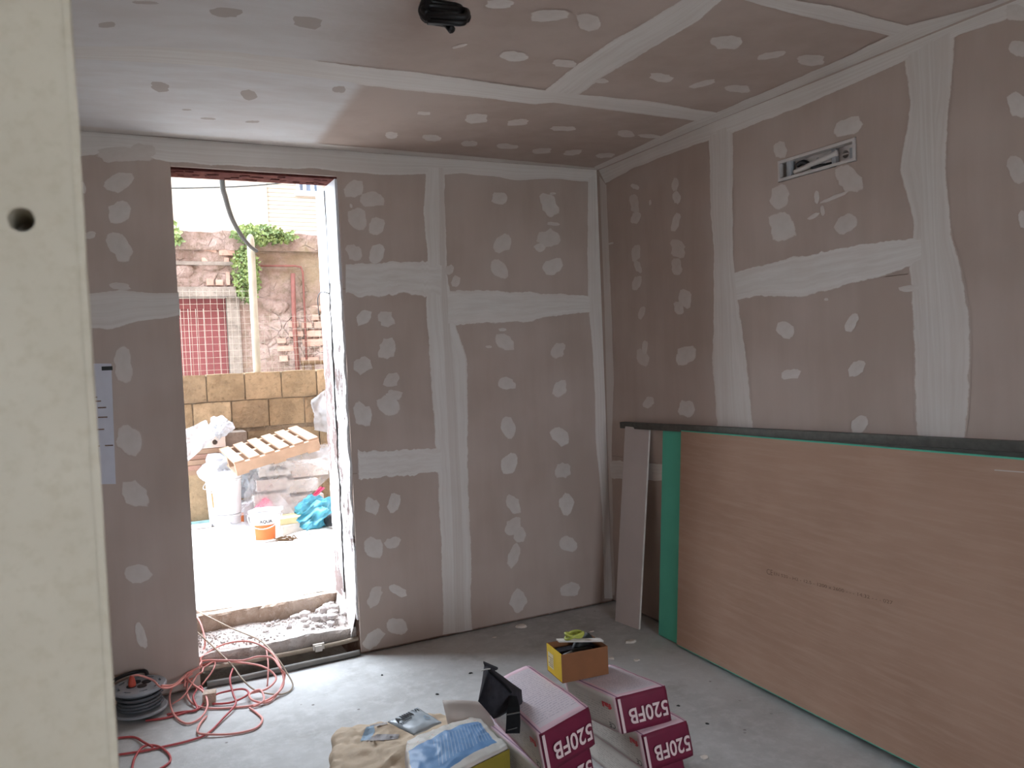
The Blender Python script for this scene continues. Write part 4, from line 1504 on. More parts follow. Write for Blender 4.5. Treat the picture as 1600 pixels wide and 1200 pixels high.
def bag520(FL, FR, BR, BL, zt, th, label, sd):
    e = sack('adhesive_bag', FL, FR, BR, BL, zt, th, label, 'bag', 'stacked powder adhesive bags', BAGM, sd, 0.006, 0.0035, 0.035, 0.0, LEAN)
    FL3, FR3 = np.array([FL[0], FL[1], zt]), np.array([FR[0], FR[1], zt])
    u = FL3-FR3
    wd = np.linalg.norm(u)
    u /= wd
    v = np.array([LEAN[0], LEAN[1], -th])/th
    n = np.cross(u, v)
    n /= np.linalg.norm(n)
    # white margin strip on the end panel edge, then the printed name upside down
    lettering('520FB', FR3+u*wd*0.06+v*th*0.36+n*0.0065, u, v, th*0.42, wd*0.76, M['letter'], e, 0.018, 'printed_name')
    MB().obox(FL3-u*wd*0.075+n*0.0045+v*th*0.05, u*wd*0.05, v*th*0.9, n*0.0012).build('end_margin', M['bagside'], e)
    # red mark and CE mark on the left side
    L3 = np.array([BL[0], BL[1], zt])
    w2 = FL3-L3
    w2 /= np.linalg.norm(w2)
    n2 = np.cross(w2, np.array([0, 0, 1.0]))
    lettering('fai', FL3-w2*0.02+v*th*0.22+n2*0.007, -w2, v, th*0.16, 0.05, M['redink'], e, 0.05, 'red_mark')
    lettering('CE', FL3-w2*0.02+v*th*0.75+n2*0.006, -w2, v, th*0.14, None, M['ink'], e, 0.0, 'ce_mark')
    return e


def quad(pts, z):
    return [on_z(a, b, z)[:2] for a, b in pts]


def shrink(Q, k):
    c = sum(Q)/4
    return [c+(q-c)*k for q in Q]


TH = 0.138
A = quad([(842, 1148), (921, 1104), (826, 1037)], 0.42)
A.append(A[0]+(A[2]-A[1])+np.array([0.02, 0.0]))
Bq = quad([(961, 1090), (1041, 1070), (957, 1037)], 0.42)
Bq.append(Bq[0]+(Bq[2]-Bq[1])+np.array([0.0, 0.0]))
Cq = quad([(1002, 1149), (1075, 1125)], 0.28)
Cq += [Cq[1]+np.array([-0.04, 0.44]), Cq[0]+np.array([-0.02, 0.44])]
A2 = quad([(846, 1203), (921, 1161)], 0.28)
A2 += [A2[1]+np.array([0.0, 0.46]), A2[0]+np.array([-0.02, 0.46])]
A3 = [q+np.array([-.02, .02]) for q in A2]
C2 = quad([(1010, 1205), (1066, 1180)], 0.14)
C2 = [C2[0], C2[1], C2[1]+np.array([.03, .44]), C2[0]+np.array([0.0, .45])]
bag520(*A2, 0.28, TH, 'white and maroon adhesive bag wedged under the one with the black pouch', 3.3)
bag520(*A3, 0.14, TH, 'adhesive bag on the floor at the foot of the pouch-laden stack', 5.1)
bag520(*Cq, 0.28, TH, 'white and maroon adhesive bag lying directly under the one carrying the cardboard box', 7.7)
bag520(*C2, 0.14, TH, 'adhesive bag on the floor at the foot of the cardboard box stack', 9.2)
bag520(*A, 0.42, TH, 'white and maroon adhesive bag on top, with the black pouch lying on it', 1.1)
bag520(*Bq, 0.42, TH, 'white and maroon adhesive bag on top, carrying the open cardboard box', 2.2)

KR = ([M['kraft']], [0]*6)
kq = quad([(513, 1250), (772, 1240), (744, 1106), (518, 1130)], 0.17)
ke = sack('kraft_sack', kq[0], kq[1], kq[2], kq[3], 0.165, 0.163, 'crumpled brown kraft paper sack with a blue and grey print lying on the floor', 'sack', None, KR, 12.0, 0.012, 0.016, 0.16, crease=0.009)


def on_sack(px, py, z):
    return on_z(px, py, z)


def print_patch(pts, z, mat, parent, name='print', th=0.0015):
    body = [c for c in parent.children if c.name.startswith('sack_body')][0]
    og = Vector(ORG[parent.name])
    xs_, ys_ = [p[0] for p in pts], [p[1] for p in pts]

    def inside(x, y):
        c = False
        for i in range(len(pts)):
            (x0, y0), (x1, y1) = pts[i], pts[i-1]
            if (y0 > y) != (y1 > y) and x < (x1-x0)*(y-y0)/(y1-y0)+x0:
                c = not c
        return c

    vid, V, Fc = {}, [], []

    def gv(i, j):
        if (i, j) not in vid:
            d = Vector(ray(min(xs_)+i*0.9, min(ys_)+j*0.9)).normalized()
            ok, loc, nn_, _i = body.ray_cast(Vector(CAMP)-og, d)
            if not ok:
                return None
            vid[(i, j)] = len(V)
            V.append(np.array(loc+og-d*0.003))
        return vid[(i, j)]
    for i in range(int((max(xs_)-min(xs_))/.9)+1):
        for j in range(int((max(ys_)-min(ys_))/.9)+1):
            if inside(min(xs_)+(i+.5)*.9, min(ys_)+(j+.5)*.9):
                q = [gv(i, j), gv(i, j+1), gv(i+1, j+1), gv(i+1, j)]
                if None not in q:
                    Fc.append(q)
    if Fc:
        return mesh(name, V, Fc, mat, parent)


print_patch([(563, 1158), (572, 1136), (584, 1133), (586, 1143), (578, 1156)], 0.212, M['kraftblue'], ke)
print_patch([(570, 1158), (590, 1147), (624, 1147), (622, 1154), (596, 1157)], 0.213, M['kraftgrey'], ke)
print_patch([(578, 1133), (604, 1128), (606, 1131), (590, 1135)], 0.212, M['kraftgrey'], ke)
bq = quad([(640, 1240), (797, 1163), (748, 1117), (632, 1153)], 0.30)
be = sack('blue_printed_sack', bq[0], bq[1], bq[2], bq[3], 0.30, 0.125, 'glossy white sack with a blue text panel and an olive end on the kraft sack', 'sack', None, ([M['bluebag'], M['card'], M['olive']], [0, 0, 1, 1, 1, 2]), 18.0, 0.02, 0.006, 0.07, crease=0.004)
# olive end with barcode (side between the front right and back right corners)
FR3, FL3 = np.array([*bq[1], 0.30]), np.array([*bq[0], 0.30])
uu = FR3-FL3
Lb = np.linalg.norm(uu)
uu /= Lb
nn = np.cross(uu, np.array([0, 0, 1.0]))
MB().obox(FL3+uu*Lb*0.3+nn*0.004-np.array([0, 0, .012]), uu*Lb*0.68, np.array([0, 0, -.12]), nn*0.002).build('olive_panel', M['olive'], be)
o = FL3+uu*Lb*0.55+nn*0.0062-np.array([0, 0, .04])
MB().obox(o, uu*0.07, np.array([0, 0, -.07]), nn*0.0006).build('barcode_field', M['card'], be)
mb = MB()
for k in range(14):
    mb.obox(o+uu*(0.006+k*0.0042)+nn*0.0006-np.array([0, 0, .006]), uu*random.choice((.0012, .002, .0026)), np.array([0, 0, -.058]), nn*0.0003)
mb.build('barcode', M['ink'], be)

# grey packet lying across the two sacks
pq = [on_z(606, 1128, .275), on_z(647, 1149, .26), on_z(690, 1129, .275), on_z(652, 1106, .275)]
pe = empty('foil_packet', (pq[0]+pq[2])/2-np.array([0, 0, .03]), 'small glossy grey packet with black lettering lying across the kraft sack', 'packet')
V, Fc, side, uv = GB
VV = []
for x_, y_, z_ in V:
    s, t = (x_+1)/2, (y_+1)/2
    p = (pq[1]*(1-s)+pq[2]*s)*(1-t)+(pq[0]*(1-s)+pq[3]*s)*t
    k = (1-x_**4)*(1-y_**4)
    VV.append(p+np.array([0, 0, z_*(0.002+0.009*k)+0.003*noise.noise((p[0]*30, p[1]*30, 2))]))
mesh('packet_body', VV, Fc, M['packet'], pe, smooth=True)


def on_pk(s, t, h=0.0205):
    p = (pq[1]*(1-s)+pq[2]*s)*(1-t)+(pq[0]*(1-s)+pq[3]*s)*t
    k = (1-(2*s-1)**4)*(1-(2*t-1)**4)
    return p+np.array([0, 0, 0.003+0.0095*k+0.002])


for txt, t0, t1, s0, s1 in (('AIIIII', .66, .9, .06, .62), ('IIIIIIII', .55, .62, .08, .45), ('VI', .76, .92, .7, .9)):
    V, Fc = text_shape(txt, 0.03)
    wx = V[:, 0].max()
    mesh('lettering', [on_pk(s0+(s1-s0)*p[0]/wx, t0+(t1-t0)*p[1]) for p in V], Fc, M['ink'], pe)
ringv, ringf = [], []
for k in range(20):
    for r in (.06, .1):
        a = 2*pi*k/20
        ringv.append(on_pk(.78+r*cos(a)*.8, .34+r*sin(a)))
for k in range(20):
    k2 = (k+1) % 20
    ringf.append((2*k, 2*k+1, 2*k2+1, 2*k2))
mesh('round_mark', ringv, ringf, M['kraftblue'], pe)

# pale card sheet standing behind the blue sack
dep = 3.02
cq = [at_depth(706, 1160, dep-.02), at_depth(784, 1158, dep-.06), at_depth(757, 1097, dep+.05), at_depth(691, 1094, dep+.09)]
nv = np.cross(cq[1]-cq[0], cq[3]-cq[0])
nv /= np.linalg.norm(nv)
V, Fc = [], []
for side_ in (0, 1):
    for i in range(9):
        for j in range(9):
            s, t = i/8, j/8
            p = (cq[0]*(1-s)+cq[1]*s)*(1-t)+(cq[3]*(1-s)+cq[2]*s)*t
            V.append(p+nv*(0.012*sin(pi*s)*t-0.0012*side_))
for i in range(8):
    for j in range(8):
        a = i*9+j
        Fc.append((a, a+9, a+10, a+1))
        Fc.append((81+a, 81+a+1, 81+a+10, 81+a+9))
for i in range(8):
    for (a, b) in ((i*9, (i+1)*9), ((i+1)*9+8, i*9+8), (i+1, i), (72+i, 73+i)):
        Fc.append((a, a+81, b+81, b))
tag(mesh('card_sheet', V, Fc, M['card'], smooth=True), 'pale blank card sheet tucked upright between the sacks and the black pouch', 'card')

# ------------------------------------------------------------------ black pouch with strap on the front bag
pdep = float(np.dot(on_z(785, 1110, .42)-CAMP, _f))
po = empty('tool_pouch', on_z(785, 1118, .42), 'black fabric tool pouch with a zip and a hanging strap, slumped on an adhesive bag', 'pouch')
# outline of the sagging body: back ring, front ring
front = [(748, 1096), (771, 1123), (798, 1104), (797, 1082), (764, 1048)]
back = [(752, 1094), (790, 1112), (817, 1098), (815, 1078), (757, 1036)]
fr = [at_depth(a, b, pdep-.075) for a, b in front]
bk_ = [at_depth(a, b, pdep+.055) for a, b in back]
V, Fc = [], []
RN = 6
for k in range(RN+1):
    t = k/RN
    for i in range(5):
        for j in range(4):
            s = j/4
            a = fr[i]*(1-s)+fr[(i+1) % 5]*s
            b = bk_[i]*(1-s)+bk_[(i+1) % 5]*s
            p = a*(1-t)+b*t
            c = (sum(fr)/5)*(1-t)+(sum(bk_)/5)*t
            d = p-c
            p = c+d*(1+0.10*sin(pi*t)+0.02*noise.noise((p[0]*20, p[1]*20, p[2]*20)))
            V.append(p)
N = 20
for k in range(RN):
    for i in range(N):
        j = (i+1) % N
        Fc.append((k*N+i, k*N+j, (k+1)*N+j, (k+1)*N+i))
V.append(sum(fr)/5+_f*-0.012)
V.append(sum(bk_)/5+_f*0.01)
for i in range(N):
    j = (i+1) % N
    Fc.append((i, len(V)-2, j))
    Fc.append((RN*N+i, RN*N+j, len(V)-1))
mesh('body', V, Fc, M['fabric'], po, smooth=True)
MB().tube(smooth_path([at_depth(762, 1045, pdep-.08), at_depth(776, 1058, pdep-.087), at_depth(790, 1071, pdep-.087), at_depth(799, 1082, pdep-.08)], 5), 0.0035, 6).build('zip', M['strapm'], po, smooth=True)
MB().tube([at_depth(752, 1048, pdep-.09), at_depth(758, 1046, pdep-.09), at_depth(766, 1045, pdep-.085)], 0.0022, 6).build('zip_pull', M['zip'], po)
tri = [at_depth(755, 1036, pdep-.02), at_depth(763, 1052, pdep-.03), at_depth(778, 1046, pdep-.02)]
MB().add([*tri, *[p+_f*0.02 for p in tri]], [(0, 1, 2), (5, 4, 3), (0, 3, 4, 1), (1, 4, 5, 2), (2, 5, 3, 0)]).build('ear', M['fabric'], po)
st = [at_depth(802, 1088, pdep-.085), at_depth(803, 1104, pdep-.125), at_depth(802, 1116, pdep-.14), at_depth(802, 1130, pdep-.15), at_depth(801, 1146, pdep-.16)]
V, Fc = [], []
hw = [0.012, 0.02, 0.023, 0.024, 0.024]
for p, w_ in zip(st, hw):
    V += [p-_r*w_, p+_r*w_, p+_r*w_+_f*.004, p-_r*w_+_f*.004]
for k in range(len(st)-1):
    a = k*4
    for i in range(4):
        j = (i+1) % 4
        Fc.append((a+i, a+j, a+4+j, a+4+i))
Fc += [(3, 2, 1, 0), (len(V)-4, len(V)-3, len(V)-2, len(V)-1)]
sto = mesh('strap', V, Fc, M['strapm'], po)
MB().tube([at_depth(791, 1117, pdep-.146), at_depth(812, 1113, pdep-.146)], 0.0022, 6).build('strap_bar', M['toolgrey'], sto)
MB().tube([at_depth(793, 1141, pdep-.16), at_depth(808, 1137, pdep-.16)], 0.0014, 6).build('strap_stitch', M['toolgrey'], sto)

# ------------------------------------------------------------------ open cardboard box on the bags
ZB = 0.428
b0, b1, b3 = on_z(879, 1068, ZB), on_z(951, 1053, ZB), on_z(852, 1051, ZB)
eu, ev = b1-b0, b3-b0
ev = ev-eu*np.dot(ev, eu)/np.dot(eu, eu)
ev = ev*1.15
hB = 0.106
xb = empty('cardboard_box', b0+(eu+ev)/2, 'open brown cardboard box with a yellow printed side, full of dark tools', 'box')
eun, evn, zz = eu/np.linalg.norm(eu), ev/np.linalg.norm(ev), np.array([0, 0, 1.0])
th = 0.003
MB().obox(b0, eu, ev, zz*th).build('bottom', M['boxcard'], xb)
MB().obox(b0+zz*th, eu, evn*th, zz*hB).build('front_wall', M['boxcard'], xb)
MB().obox(b0+ev-evn*th+zz*th, eu, evn*th, zz*hB).build('back_wall', M['boxcard'], xb)
lw = MB().obox(b0+evn*th+zz*th, eun*th, ev-2*evn*th, zz*hB).build('side_wall', M['boxyellow'], xb)
MB().obox(b0+eu-eun*th+evn*th+zz*th, eun*th, ev-2*evn*th, zz*hB).build('side_wall', M['boxcard'], xb)
el = np.linalg.norm(ev)
MB().obox(b0-eun*0.0006+evn*el*.55+zz*(th+.02), evn*el*.36, zz*hB*.55, eun*0.0005).build('printed_panel', M['boxpaper'], lw)
for k in range(5):
    MB().obox(b0-eun*0.0010+evn*el*.58+zz*(th+.028+k*.008), evn*el*(.2+.1*random.random()), zz*.0022, eun*0.0004).build('print_line', M['greyink'], lw)
ctr = b0+(eu+ev)/2
# what is in the box
tp = ctr+zz*(hB*.72)
tl = empty('hand_tool', tp-zz*.05, 'dark plastic tool handle poking out of the cardboard box', 'tool')
MB().tube(smooth_path([b0+eu*.18+ev*.35+zz*.02, b0+eu*.3+ev*.4+zz*.07, b0+eu*.55+ev*.4+zz*.085, b0+eu*.8+ev*.45+zz*.075], 6), [.014]*6+[.017]*6+[.015]*7, 10).build('grip', M['tool'], tl, smooth=True)
MB().tube([b0+eu*.15+ev*.3+zz*.08, b0+eu*.33+ev*.3+zz*.088], .013, 10).build('head', M['toolgrey'], tl, smooth=True)
tl2 = MB().tube(smooth_path([b0+eu*.4+ev*.7+zz*.02, b0+eu*.6+ev*.66+zz*.1, b0+eu*.75+ev*.75+zz*.1, b0+eu*.9+ev*.8+zz*.115], 6), .02, 10).build('work_glove', M['tool'], smooth=True)
tag(tl2, 'crumpled dark rubber glove stuffed in the back of the cardboard box', 'glove')
tag(MB().obox(b0+eu*.08+ev*.55+zz*.015, eu*.84, ev*.3, zz*.075).build('rag_bundle', M['fabric']), 'dark folded rag filling the bottom of the cardboard box', 'rag')
stp = on_z(874, 1004, ZB+hB+.012)
stq = on_z(943, 1003, ZB+hB+.012)
tag(MB().obox(stp, stq-stp, evn*.03, zz*.006).build('plastic_strip', M['carton']), 'flat off-white plastic strip laid across the open cardboard box', 'strip')
yc = (stp+stq)/2+(stp-stq)*.12+evn*.014+zz*.016
P = []
for k in range(49):
    a = 2*pi*k/24
    P.append(yc+eun*0.038*cos(a)*(1+.1*sin(a*2))+evn*0.026*sin(a)+zz*(0.008*sin(a*1.5)+0.005+.0002*k))
tag(MB().tube(P, 0.0055, 7).build('lime_strap', M['lime'], smooth=True), 'coiled lime yellow strap lying on the strip over the box', 'strap')

# ------------------------------------------------------------------ crumbs on the floor
for i, (a, b, w_, l_, what) in enumerate([(815, 979, .05, .035, 'torn plaster flake lying near the foot of the back wall'), (773, 996, .02, .012, 'tiny plaster chip near the foot of the back wall'), (925, 987, .022, .012, 'small plaster chip on the floor behind the box'), (985, 1003, .05, .03, 'splash of dried plaster on the floor beside the off-cut strip'),
                                       (995, 1032, .03, .015, 'thin plaster crumb on the floor by the leaning sheets'), (955, 1029, .03, .02, 'pale plaster lump on the floor behind the bag stack'), (683, 1085, .013, .011, 'round dark pebble on the open floor'), (1060, 1103, .012, .01, 'dark crumb on the floor beside the bags'), (1105, 1131, .012, .01, 'dark pebble on the floor right of the bags'),
                                       (1100, 1184, .03, .018, 'plaster crumb on the floor near the lowest bag'), (597, 1055, .012, .01, 'small crumb on the floor between doorway and kraft sack'), (735, 1052, .016, .01, 'grey crumb on the floor behind the pouch')]):
    p = on_z(a, b)
    n = 9
    top = [(p[0]+w_*.75*cos(2*pi*k/n)*random.uniform(.55, 1.2), p[1]+l_*.9*sin(2*pi*k/n)*random.uniform(.55, 1.2)) for k in range(n)]
    hh = min(w_, l_)*0.35
    V = [(x_, y_, 0.0005) for x_, y_ in top]+[(p[0]+(x_-p[0])*.8, p[1]+(y_-p[1])*.8, hh*random.uniform(.7, 1.1)) for x_, y_ in top]+[(p[0], p[1], hh)]
    Fc = [(k, (k+1) % n, n+(k+1) % n, n+k) for k in range(n)]+[(n+k, n+(k+1) % n, 2*n) for k in range(n)]+[tuple(range(n))[::-1]]
    tag(mesh('plaster_chip' if w_ > .014 else 'pebble', V, Fc, M['gypsum'] if w_ > .016 else M['tool']), what, 'debris')

# ================================================================== courtyard
BWY = 8.05
zt_ = float(on_y(400, 581, BWY)[2])
ch_ = (zt_-ZO+0.02)/5.15
bw = MB().box((-3.2, BWY-0.068, 0.0), (7.5, BWY+0.2, zt_-0.02))
wall_yard = struct('wall_courtyard', bw.V, bw.F, M['mortar'])
jx = [float(on_y(p, 600, BWY)[0]) for p in (321, 377, 435, 492)]
bl_ = (jx[3]-jx[0])/3
bvar = []
for sd in range(5):
    V0, Fc, side, uv = gridbox(3, 2, 2)
    V = []
    for x_, y_, z_ in V0:
        n1 = noise.noise((x_*1.7+sd*5, y_*1.7, z_*1.7))
        e = 1-0.03*(abs(x_*z_)**2)
        V.append((x_*(bl_/2-.004)*e+.004*n1, y_*.10+.006*n1, z_*(ch_/2-.004)*e+.004*n1))
    me = bpy.data.meshes.new('tuff_block')
    me.from_pydata(V, [], Fc)
    bvar.append(me)
for mm in range(4):
    c0 = [(112, 98, 78), (128, 113, 91), (120, 105, 84), (108, 94, 76)][mm]
    M['tuff%d' % mm] = m_masonry('tuff_block', rgb(*[int(c*1.1) for c in c0]), rgb(*[min(255, int(c*1.3)) for c in c0]), rgb(*[int(c*.85) for c in c0]), 5, 0.8)
for i, me in enumerate(bvar):
    me.materials.append(M['tuff%d' % (i % 4)])
for r in range(6):
    zc = zt_-ch_*(r+.5)
    off = jx[0] if r % 2 == 0 else float(on_y(360, 640, BWY)[0])
    for k in range(-10, 13):
        xc = off+(k+.5)*bl_
        if not -3.2 < xc < 6.2:
            continue
        o = bpy.data.objects.new('tuff_block', bvar[(k*7+r*3) % 5])
        COL.objects.link(o)
        o.parent = wall_yard
        og = ORG[wall_yard.name]
        o.location = (xc-og[0], BWY-.01+random.uniform(-.008, .008)-og[1]+.03, zc-og[2])
        if r == 2 and 0.9 < xc < 1.8:
            o.scale = (1, 1, .75)

# wire fence with post on the wall
fe = empty('wire_fence', (float(on_y(398, 580, BWY)[0]), BWY+.1, zt_), 'welded wire fence with a mossy white post standing on the block wall', 'fence')
pt, pb = on_y(391, 366, BWY+.05), on_y(402, 583, BWY+.05)
pr = .036
MB().tube([pb-np.array([0, 0, .0]), pb+np.array([0, 0, .02]), pt-np.array([0, 0, .06]), pt-np.array([0, 0, .02]), pt], [pr, pr, pr, pr*.8, pr*.3], 12).build('post', M['post'], fe, smooth=True)
mb = MB()
xa, xb_ = float(on_y(255, 500, BWY+.1)[0]), float(on_y(560, 500, BWY+.1)[0])
zh = float(on_y(320, 452, BWY+.1)[2])
stp_ = float(on_y(331, 500, BWY+.1)[0]-on_y(320.5, 500, BWY+.1)[0])
x_ = xa
while x_ < xb_:
    q = 0.01*noise.noise((x_*3, 0, 0))
    mb.tube([(x_, BWY+.1, zt_-.02), (x_+q, BWY+.1+q, (zt_+zh)/2), (x_-q, BWY+.1, zh-(0.25 if x_ > pt[0] else 0))], .0015, 4)
    x_ += stp_
z_ = zt_+.03
while z_ < zh:
    mb.tube([(xa, BWY+.102, z_), ((xa+pt[0])/2, BWY+.102, z_+.006*sin(z_*20)), (pt[0], BWY+.102, z_)]+([(xb_, BWY+.102, z_)] if z_ < zh-.25 else []), .0015, 4)
    z_ += stp_*1.05
tag(mb.build('wire_mesh', M['wire'], fe), kind='stuff')

# old outbuilding behind the wall
OY = 12.0


def oy(px, py, y=OY):
    return on_y(px, py, y)


ztop = float(oy(400, 360)[2])
dl, dr = float(oy(246, 500)[0]), float(oy(355, 500)[0])
dtop = float(oy(320, 464)[2])
V, Fc = rect_with_holes(-1.6, 11.0, 0.0, ztop-.06, [(dl, dr, 0.0, dtop)], 0.35, lambda u, v, n: (u, OY+n, v))
wall_out = struct('wall_outbuilding', V, Fc, M['oldwall'])
# uneven coping of the wall
V, Fc = [], []
n = 90
for i in range(n+1):
    x_ = -1.6+12.6*i/n
    z1 = ztop+.05*noise.noise((x_*2.3, 0, 0))+.03*noise.noise((x_*7, 1, 0))
    V += [(x_, OY-.06+.03*noise.noise((x_*3, 5, 0)), ztop-.3), (x_, OY-.08+.03*noise.noise((x_*4, 9, 0)), z1-.05), (x_, OY+.05, z1), (x_, OY+.4, z1), (x_, OY+.4, ztop-.3)]
for i in range(n):
    for j in range(5):
        a, b = i*5+j, i*5+(j+1) % 5
        Fc.append((a, a+5, b+5, b))
mesh('coping', V, Fc, M['oldwall'], wall_out)
lz = float(oy(300, 411)[2])
lx = float(oy(365, 411)[0])
MB().box((-1.6, OY-.05, lz-.03), (lx, OY+.02, lz+.02)).build('ledge', M['concrete'], wall_out)
MB().box((dl-.3, OY-.09, dtop), (float(oy(368, 460)[0]), OY+.1, float(oy(330, 449)[2]))).build('door_lintel', M['concrete'], wall_out)
MB().box((dr, OY-.03, 0), (float(oy(376, 520)[0]), OY+.05, dtop)).build('door_pier', M['concrete'], wall_out)
bs = [(260, 500, 330, 532), (335, 500, 425, 535), (245, 540, 308, 575), (312, 540, 395, 578), (270, 650, 315, 690), (318, 655, 365, 690), (372, 615, 400, 690), (425, 505, 470, 535), (402, 545, 460, 580),
      (800, 835, 860, 870), (830, 875, 885, 910), (765, 880, 825, 910), (790, 920, 875, 955), (700, 925, 780, 955), (770, 965, 870, 1005), (640, 1000, 730, 1030), (760, 1060, 860, 1085), (650, 1050, 700, 1085), (700, 870, 755, 905), (860, 960, 930, 1000), (860, 1010, 940, 1040), (880, 830, 940, 870), (640, 960, 690, 990), (820, 790, 890, 825)]
for (a, b, c, d) in bs:
    p, q = oy(240+a*.3, 240+b*.3), oy(240+c*.3, 240+d*.3)
    MB().box((p[0]+.008, OY-.03-random.random()*.02, min(p[2], q[2])+.008), (q[0]-.008, OY+.03, max(p[2], q[2])-.008)).build('brick', M['oldbrick'], wall_out)
# crumbling lumps of render
for k in range(60):
    x_ = random.uniform(-1.2, 4.5)
    z_ = random.uniform(1.6, ztop-.4)
    if dl-.1 < x_ < dr+.1 and z_ < dtop+.15:
        continue
    r = random.uniform(.06, .2)
    bm = bmesh.new()
    bmesh.ops.create_icosphere(bm, subdivisions=2, radius=1)
    V = [(x_+v.co.x*r*1.3*(1+.3*noise.noise(v.co*2+Vector((k, 0, 0)))), OY+v.co.y*.05, z_+v.co.z*r*(1+.4*noise.noise(v.co*2+Vector((0, k, 0))))) for v in bm.verts]
    Fc = [[v.index for v in f.verts] for f in bm.faces]
    bm.free()
    mesh('render_lump', V, Fc, M['oldwall'], wall_out)
# red door
rd = empty('door_2', (float((dl+dr)/2), OY+.1, 0.2), kind='structure')
npl = 9
for k in range(npl):
    x0_, x1_ = dl+(dr-dl)*k/npl, dl+(dr-dl)*(k+1)/npl
    MB().box((x0_+.004, OY+.09+.006*(k % 2), 0.2), (x1_-.004, OY+.13, dtop-.02)).build('plank', M['redpaint'], rd)
MB().box((dl, OY+.07, dtop-.16), (dr, OY+.1, dtop-.02)).build('rail', M['redpaint'], rd)
# pipes
pA = [oy(456, 428), oy(458, 500), oy(464, 582)]
tag(MB().tube([p+np.array([0, -.07, 0]) for p in pA], .034, 8).build('wall_pipe', M['pipe_red'], smooth=True), 'straight rust-red pipe running up the crumbling outbuilding wall', 'pipe')
pB = [oy(406, 416), oy(460, 416), oy(469, 418), oy(472, 426), oy(475, 490), oy(478, 565)]
tag(MB().tube([p+np.array([0, -.05, 0]) for p in pB], .016, 7).build('wall_pipe', M['pipe_red'], smooth=True), 'thin bent brown pipe crossing the crumbling outbuilding wall', 'pipe')
pC = [oy(464, 567), oy(500, 566), oy(515, 566)]
rl = MB()
rl.tube([p+np.array([0, -.3, 0]) for p in pC], .03, 7)
for a in (467, 482, 500):
    rl.tube([oy(a, 566)+np.array([0, -.3, 0]), np.array([oy(a+1, 590)[0], OY-.3, ZO])], .022, 6)
tag(rl.build('iron_railing', M['stem'], smooth=True), 'low dark iron railing beyond the block wall', 'railing')


_leaf = []


def leaf_mat():
    if not _leaf:
        t = NT('creeper_leaf')
        p = t.pos()
        n = t.noise(p, 6, 3)
        n2 = t.noise(p, 60, 2)
        c = t.mix(t.ramp(n, 0.35, 0.65), rgb(74, 96, 56), rgb(124, 142, 84))
        c = t.mix(t.ramp(n2, 0.4, 0.7, 0, 0.6), c, rgb(128, 140, 84))
        _leaf.append(t.fin(c, 0.6, 0.3))
    return _leaf[0]


def ivy(px, py, w, h, n, y, label, size=.07, name='wall_ivy'):
    c = on_y(px, py, y)
    k = float(on_y(px+100, py, y)[0]-c[0])/100
    e = empty(name, (c[0], y, c[2]-h*k*.5), label, 'plant')
    mb = MB()
    lm = leaf_mat()
    for i in range(n):
        a, r = random.random()*6.28, random.random()**.6
        q = c+np.array([cos(a)*r*w*k*.5, -.05-random.random()*.22*(1-r*.6), sin(a)*r*h*k*.5])
        u = np.array([random.gauss(0, 1), random.gauss(0, .6), random.gauss(0, 1)])
        u /= np.linalg.norm(u)
        v = np.cross(u, [random.gauss(0, .5), -1, random.gauss(.6, .5)])
        v /= np.linalg.norm(v)
        l = size*random.uniform(.6, 1.3)
        m_ = q+u*l*.5
        mb.add([q, m_+v*l*.35, q+u*l, m_-v*l*.35, m_+np.cross(u, v)*l*.12], [(0, 4, 1), (1, 4, 2), (2, 4, 3), (3, 4, 0)])
    tag(mb.build('foliage', lm, e), kind='stuff')
    MB().tube(smooth_path([c+np.array([0, 0, -h*k*.5]), c+np.array([.05, -.03, -h*k*.2]), c+np.array([-.03, -.05, h*k*.3])], 4), .015, 5).build('stem', M['stem'], e)
    return e


ivy(402, 369, 78, 30, 800, OY-.05, 'green creeper spilling over the top of the outbuilding wall', .055)
ivy(383, 430, 40, 86, 900, OY-.02, 'dense green creeper hanging down the wall behind the white post', .055)
ivy(445, 371, 26, 16, 90, OY-.02, 'small green tuft growing out of the outbuilding wall top', .08)
ivy(272, 370, 20, 30, 80, OY-.02, 'little weed on the outbuilding wall beside the doorway edge', .08)
ivy(303, 785, 26, 34, 160, BWY-.06, 'low green weed at the foot of the block wall', .06, 'weed_clump')

# pale house behind, with window and clad bay
HY = 17.0
hx = float(on_y(418, 320, HY)[0])
hb = MB().box((-1.5, HY, 0), (hx, HY+3, 7.0))
house = struct('wall_house', hb.V, hb.F, M['cream'])
wx0, wx1 = float(on_y(463, 290, HY)[0]), float(on_y(503, 290, HY)[0])
wz0, wz1 = float(on_y(470, 301, HY)[2]), float(on_y(470, 301, HY)[2])+1.3
V, Fc = rect_with_holes(hx, 18, 0, 7.0, [(wx0, wx1, wz0, wz1)], .4, lambda u, v, n: (u, HY+.03+n, v))
struct('wall_house_bay', V, Fc, M['clad'])
hw_ = empty('window_2', ((wx0+wx1)/2, HY+.1, wz0), kind='structure')
MB().box((wx0, HY+.2, wz0), (wx1, HY+.22, wz1)).build('pane', plain('window_glass', rgb(110, 122, 136), .1, .6), hw_)
fw_ = .07
mb = MB()
mb.box((wx0-.04, HY-.02, wz0-.06), (wx1+.04, HY+.2, wz0+.04)).box((wx0, HY+.02, wz0), (wx0+fw_, HY+.2, wz1)).box((wx1-fw_, HY+.02, wz0), (wx1, HY+.2, wz1)).box((wx0, HY+.02, wz1-fw_), (wx1, HY+.2, wz1))
mb.build('frame', M['white'], hw_)
for t in (.36, .68):
    xx = wx0+(wx1-wx0)*t
    MB().box((xx-.03, HY+.1, wz0), (xx+.03, HY+.2, wz1)).build('mullion', M['white'], hw_)

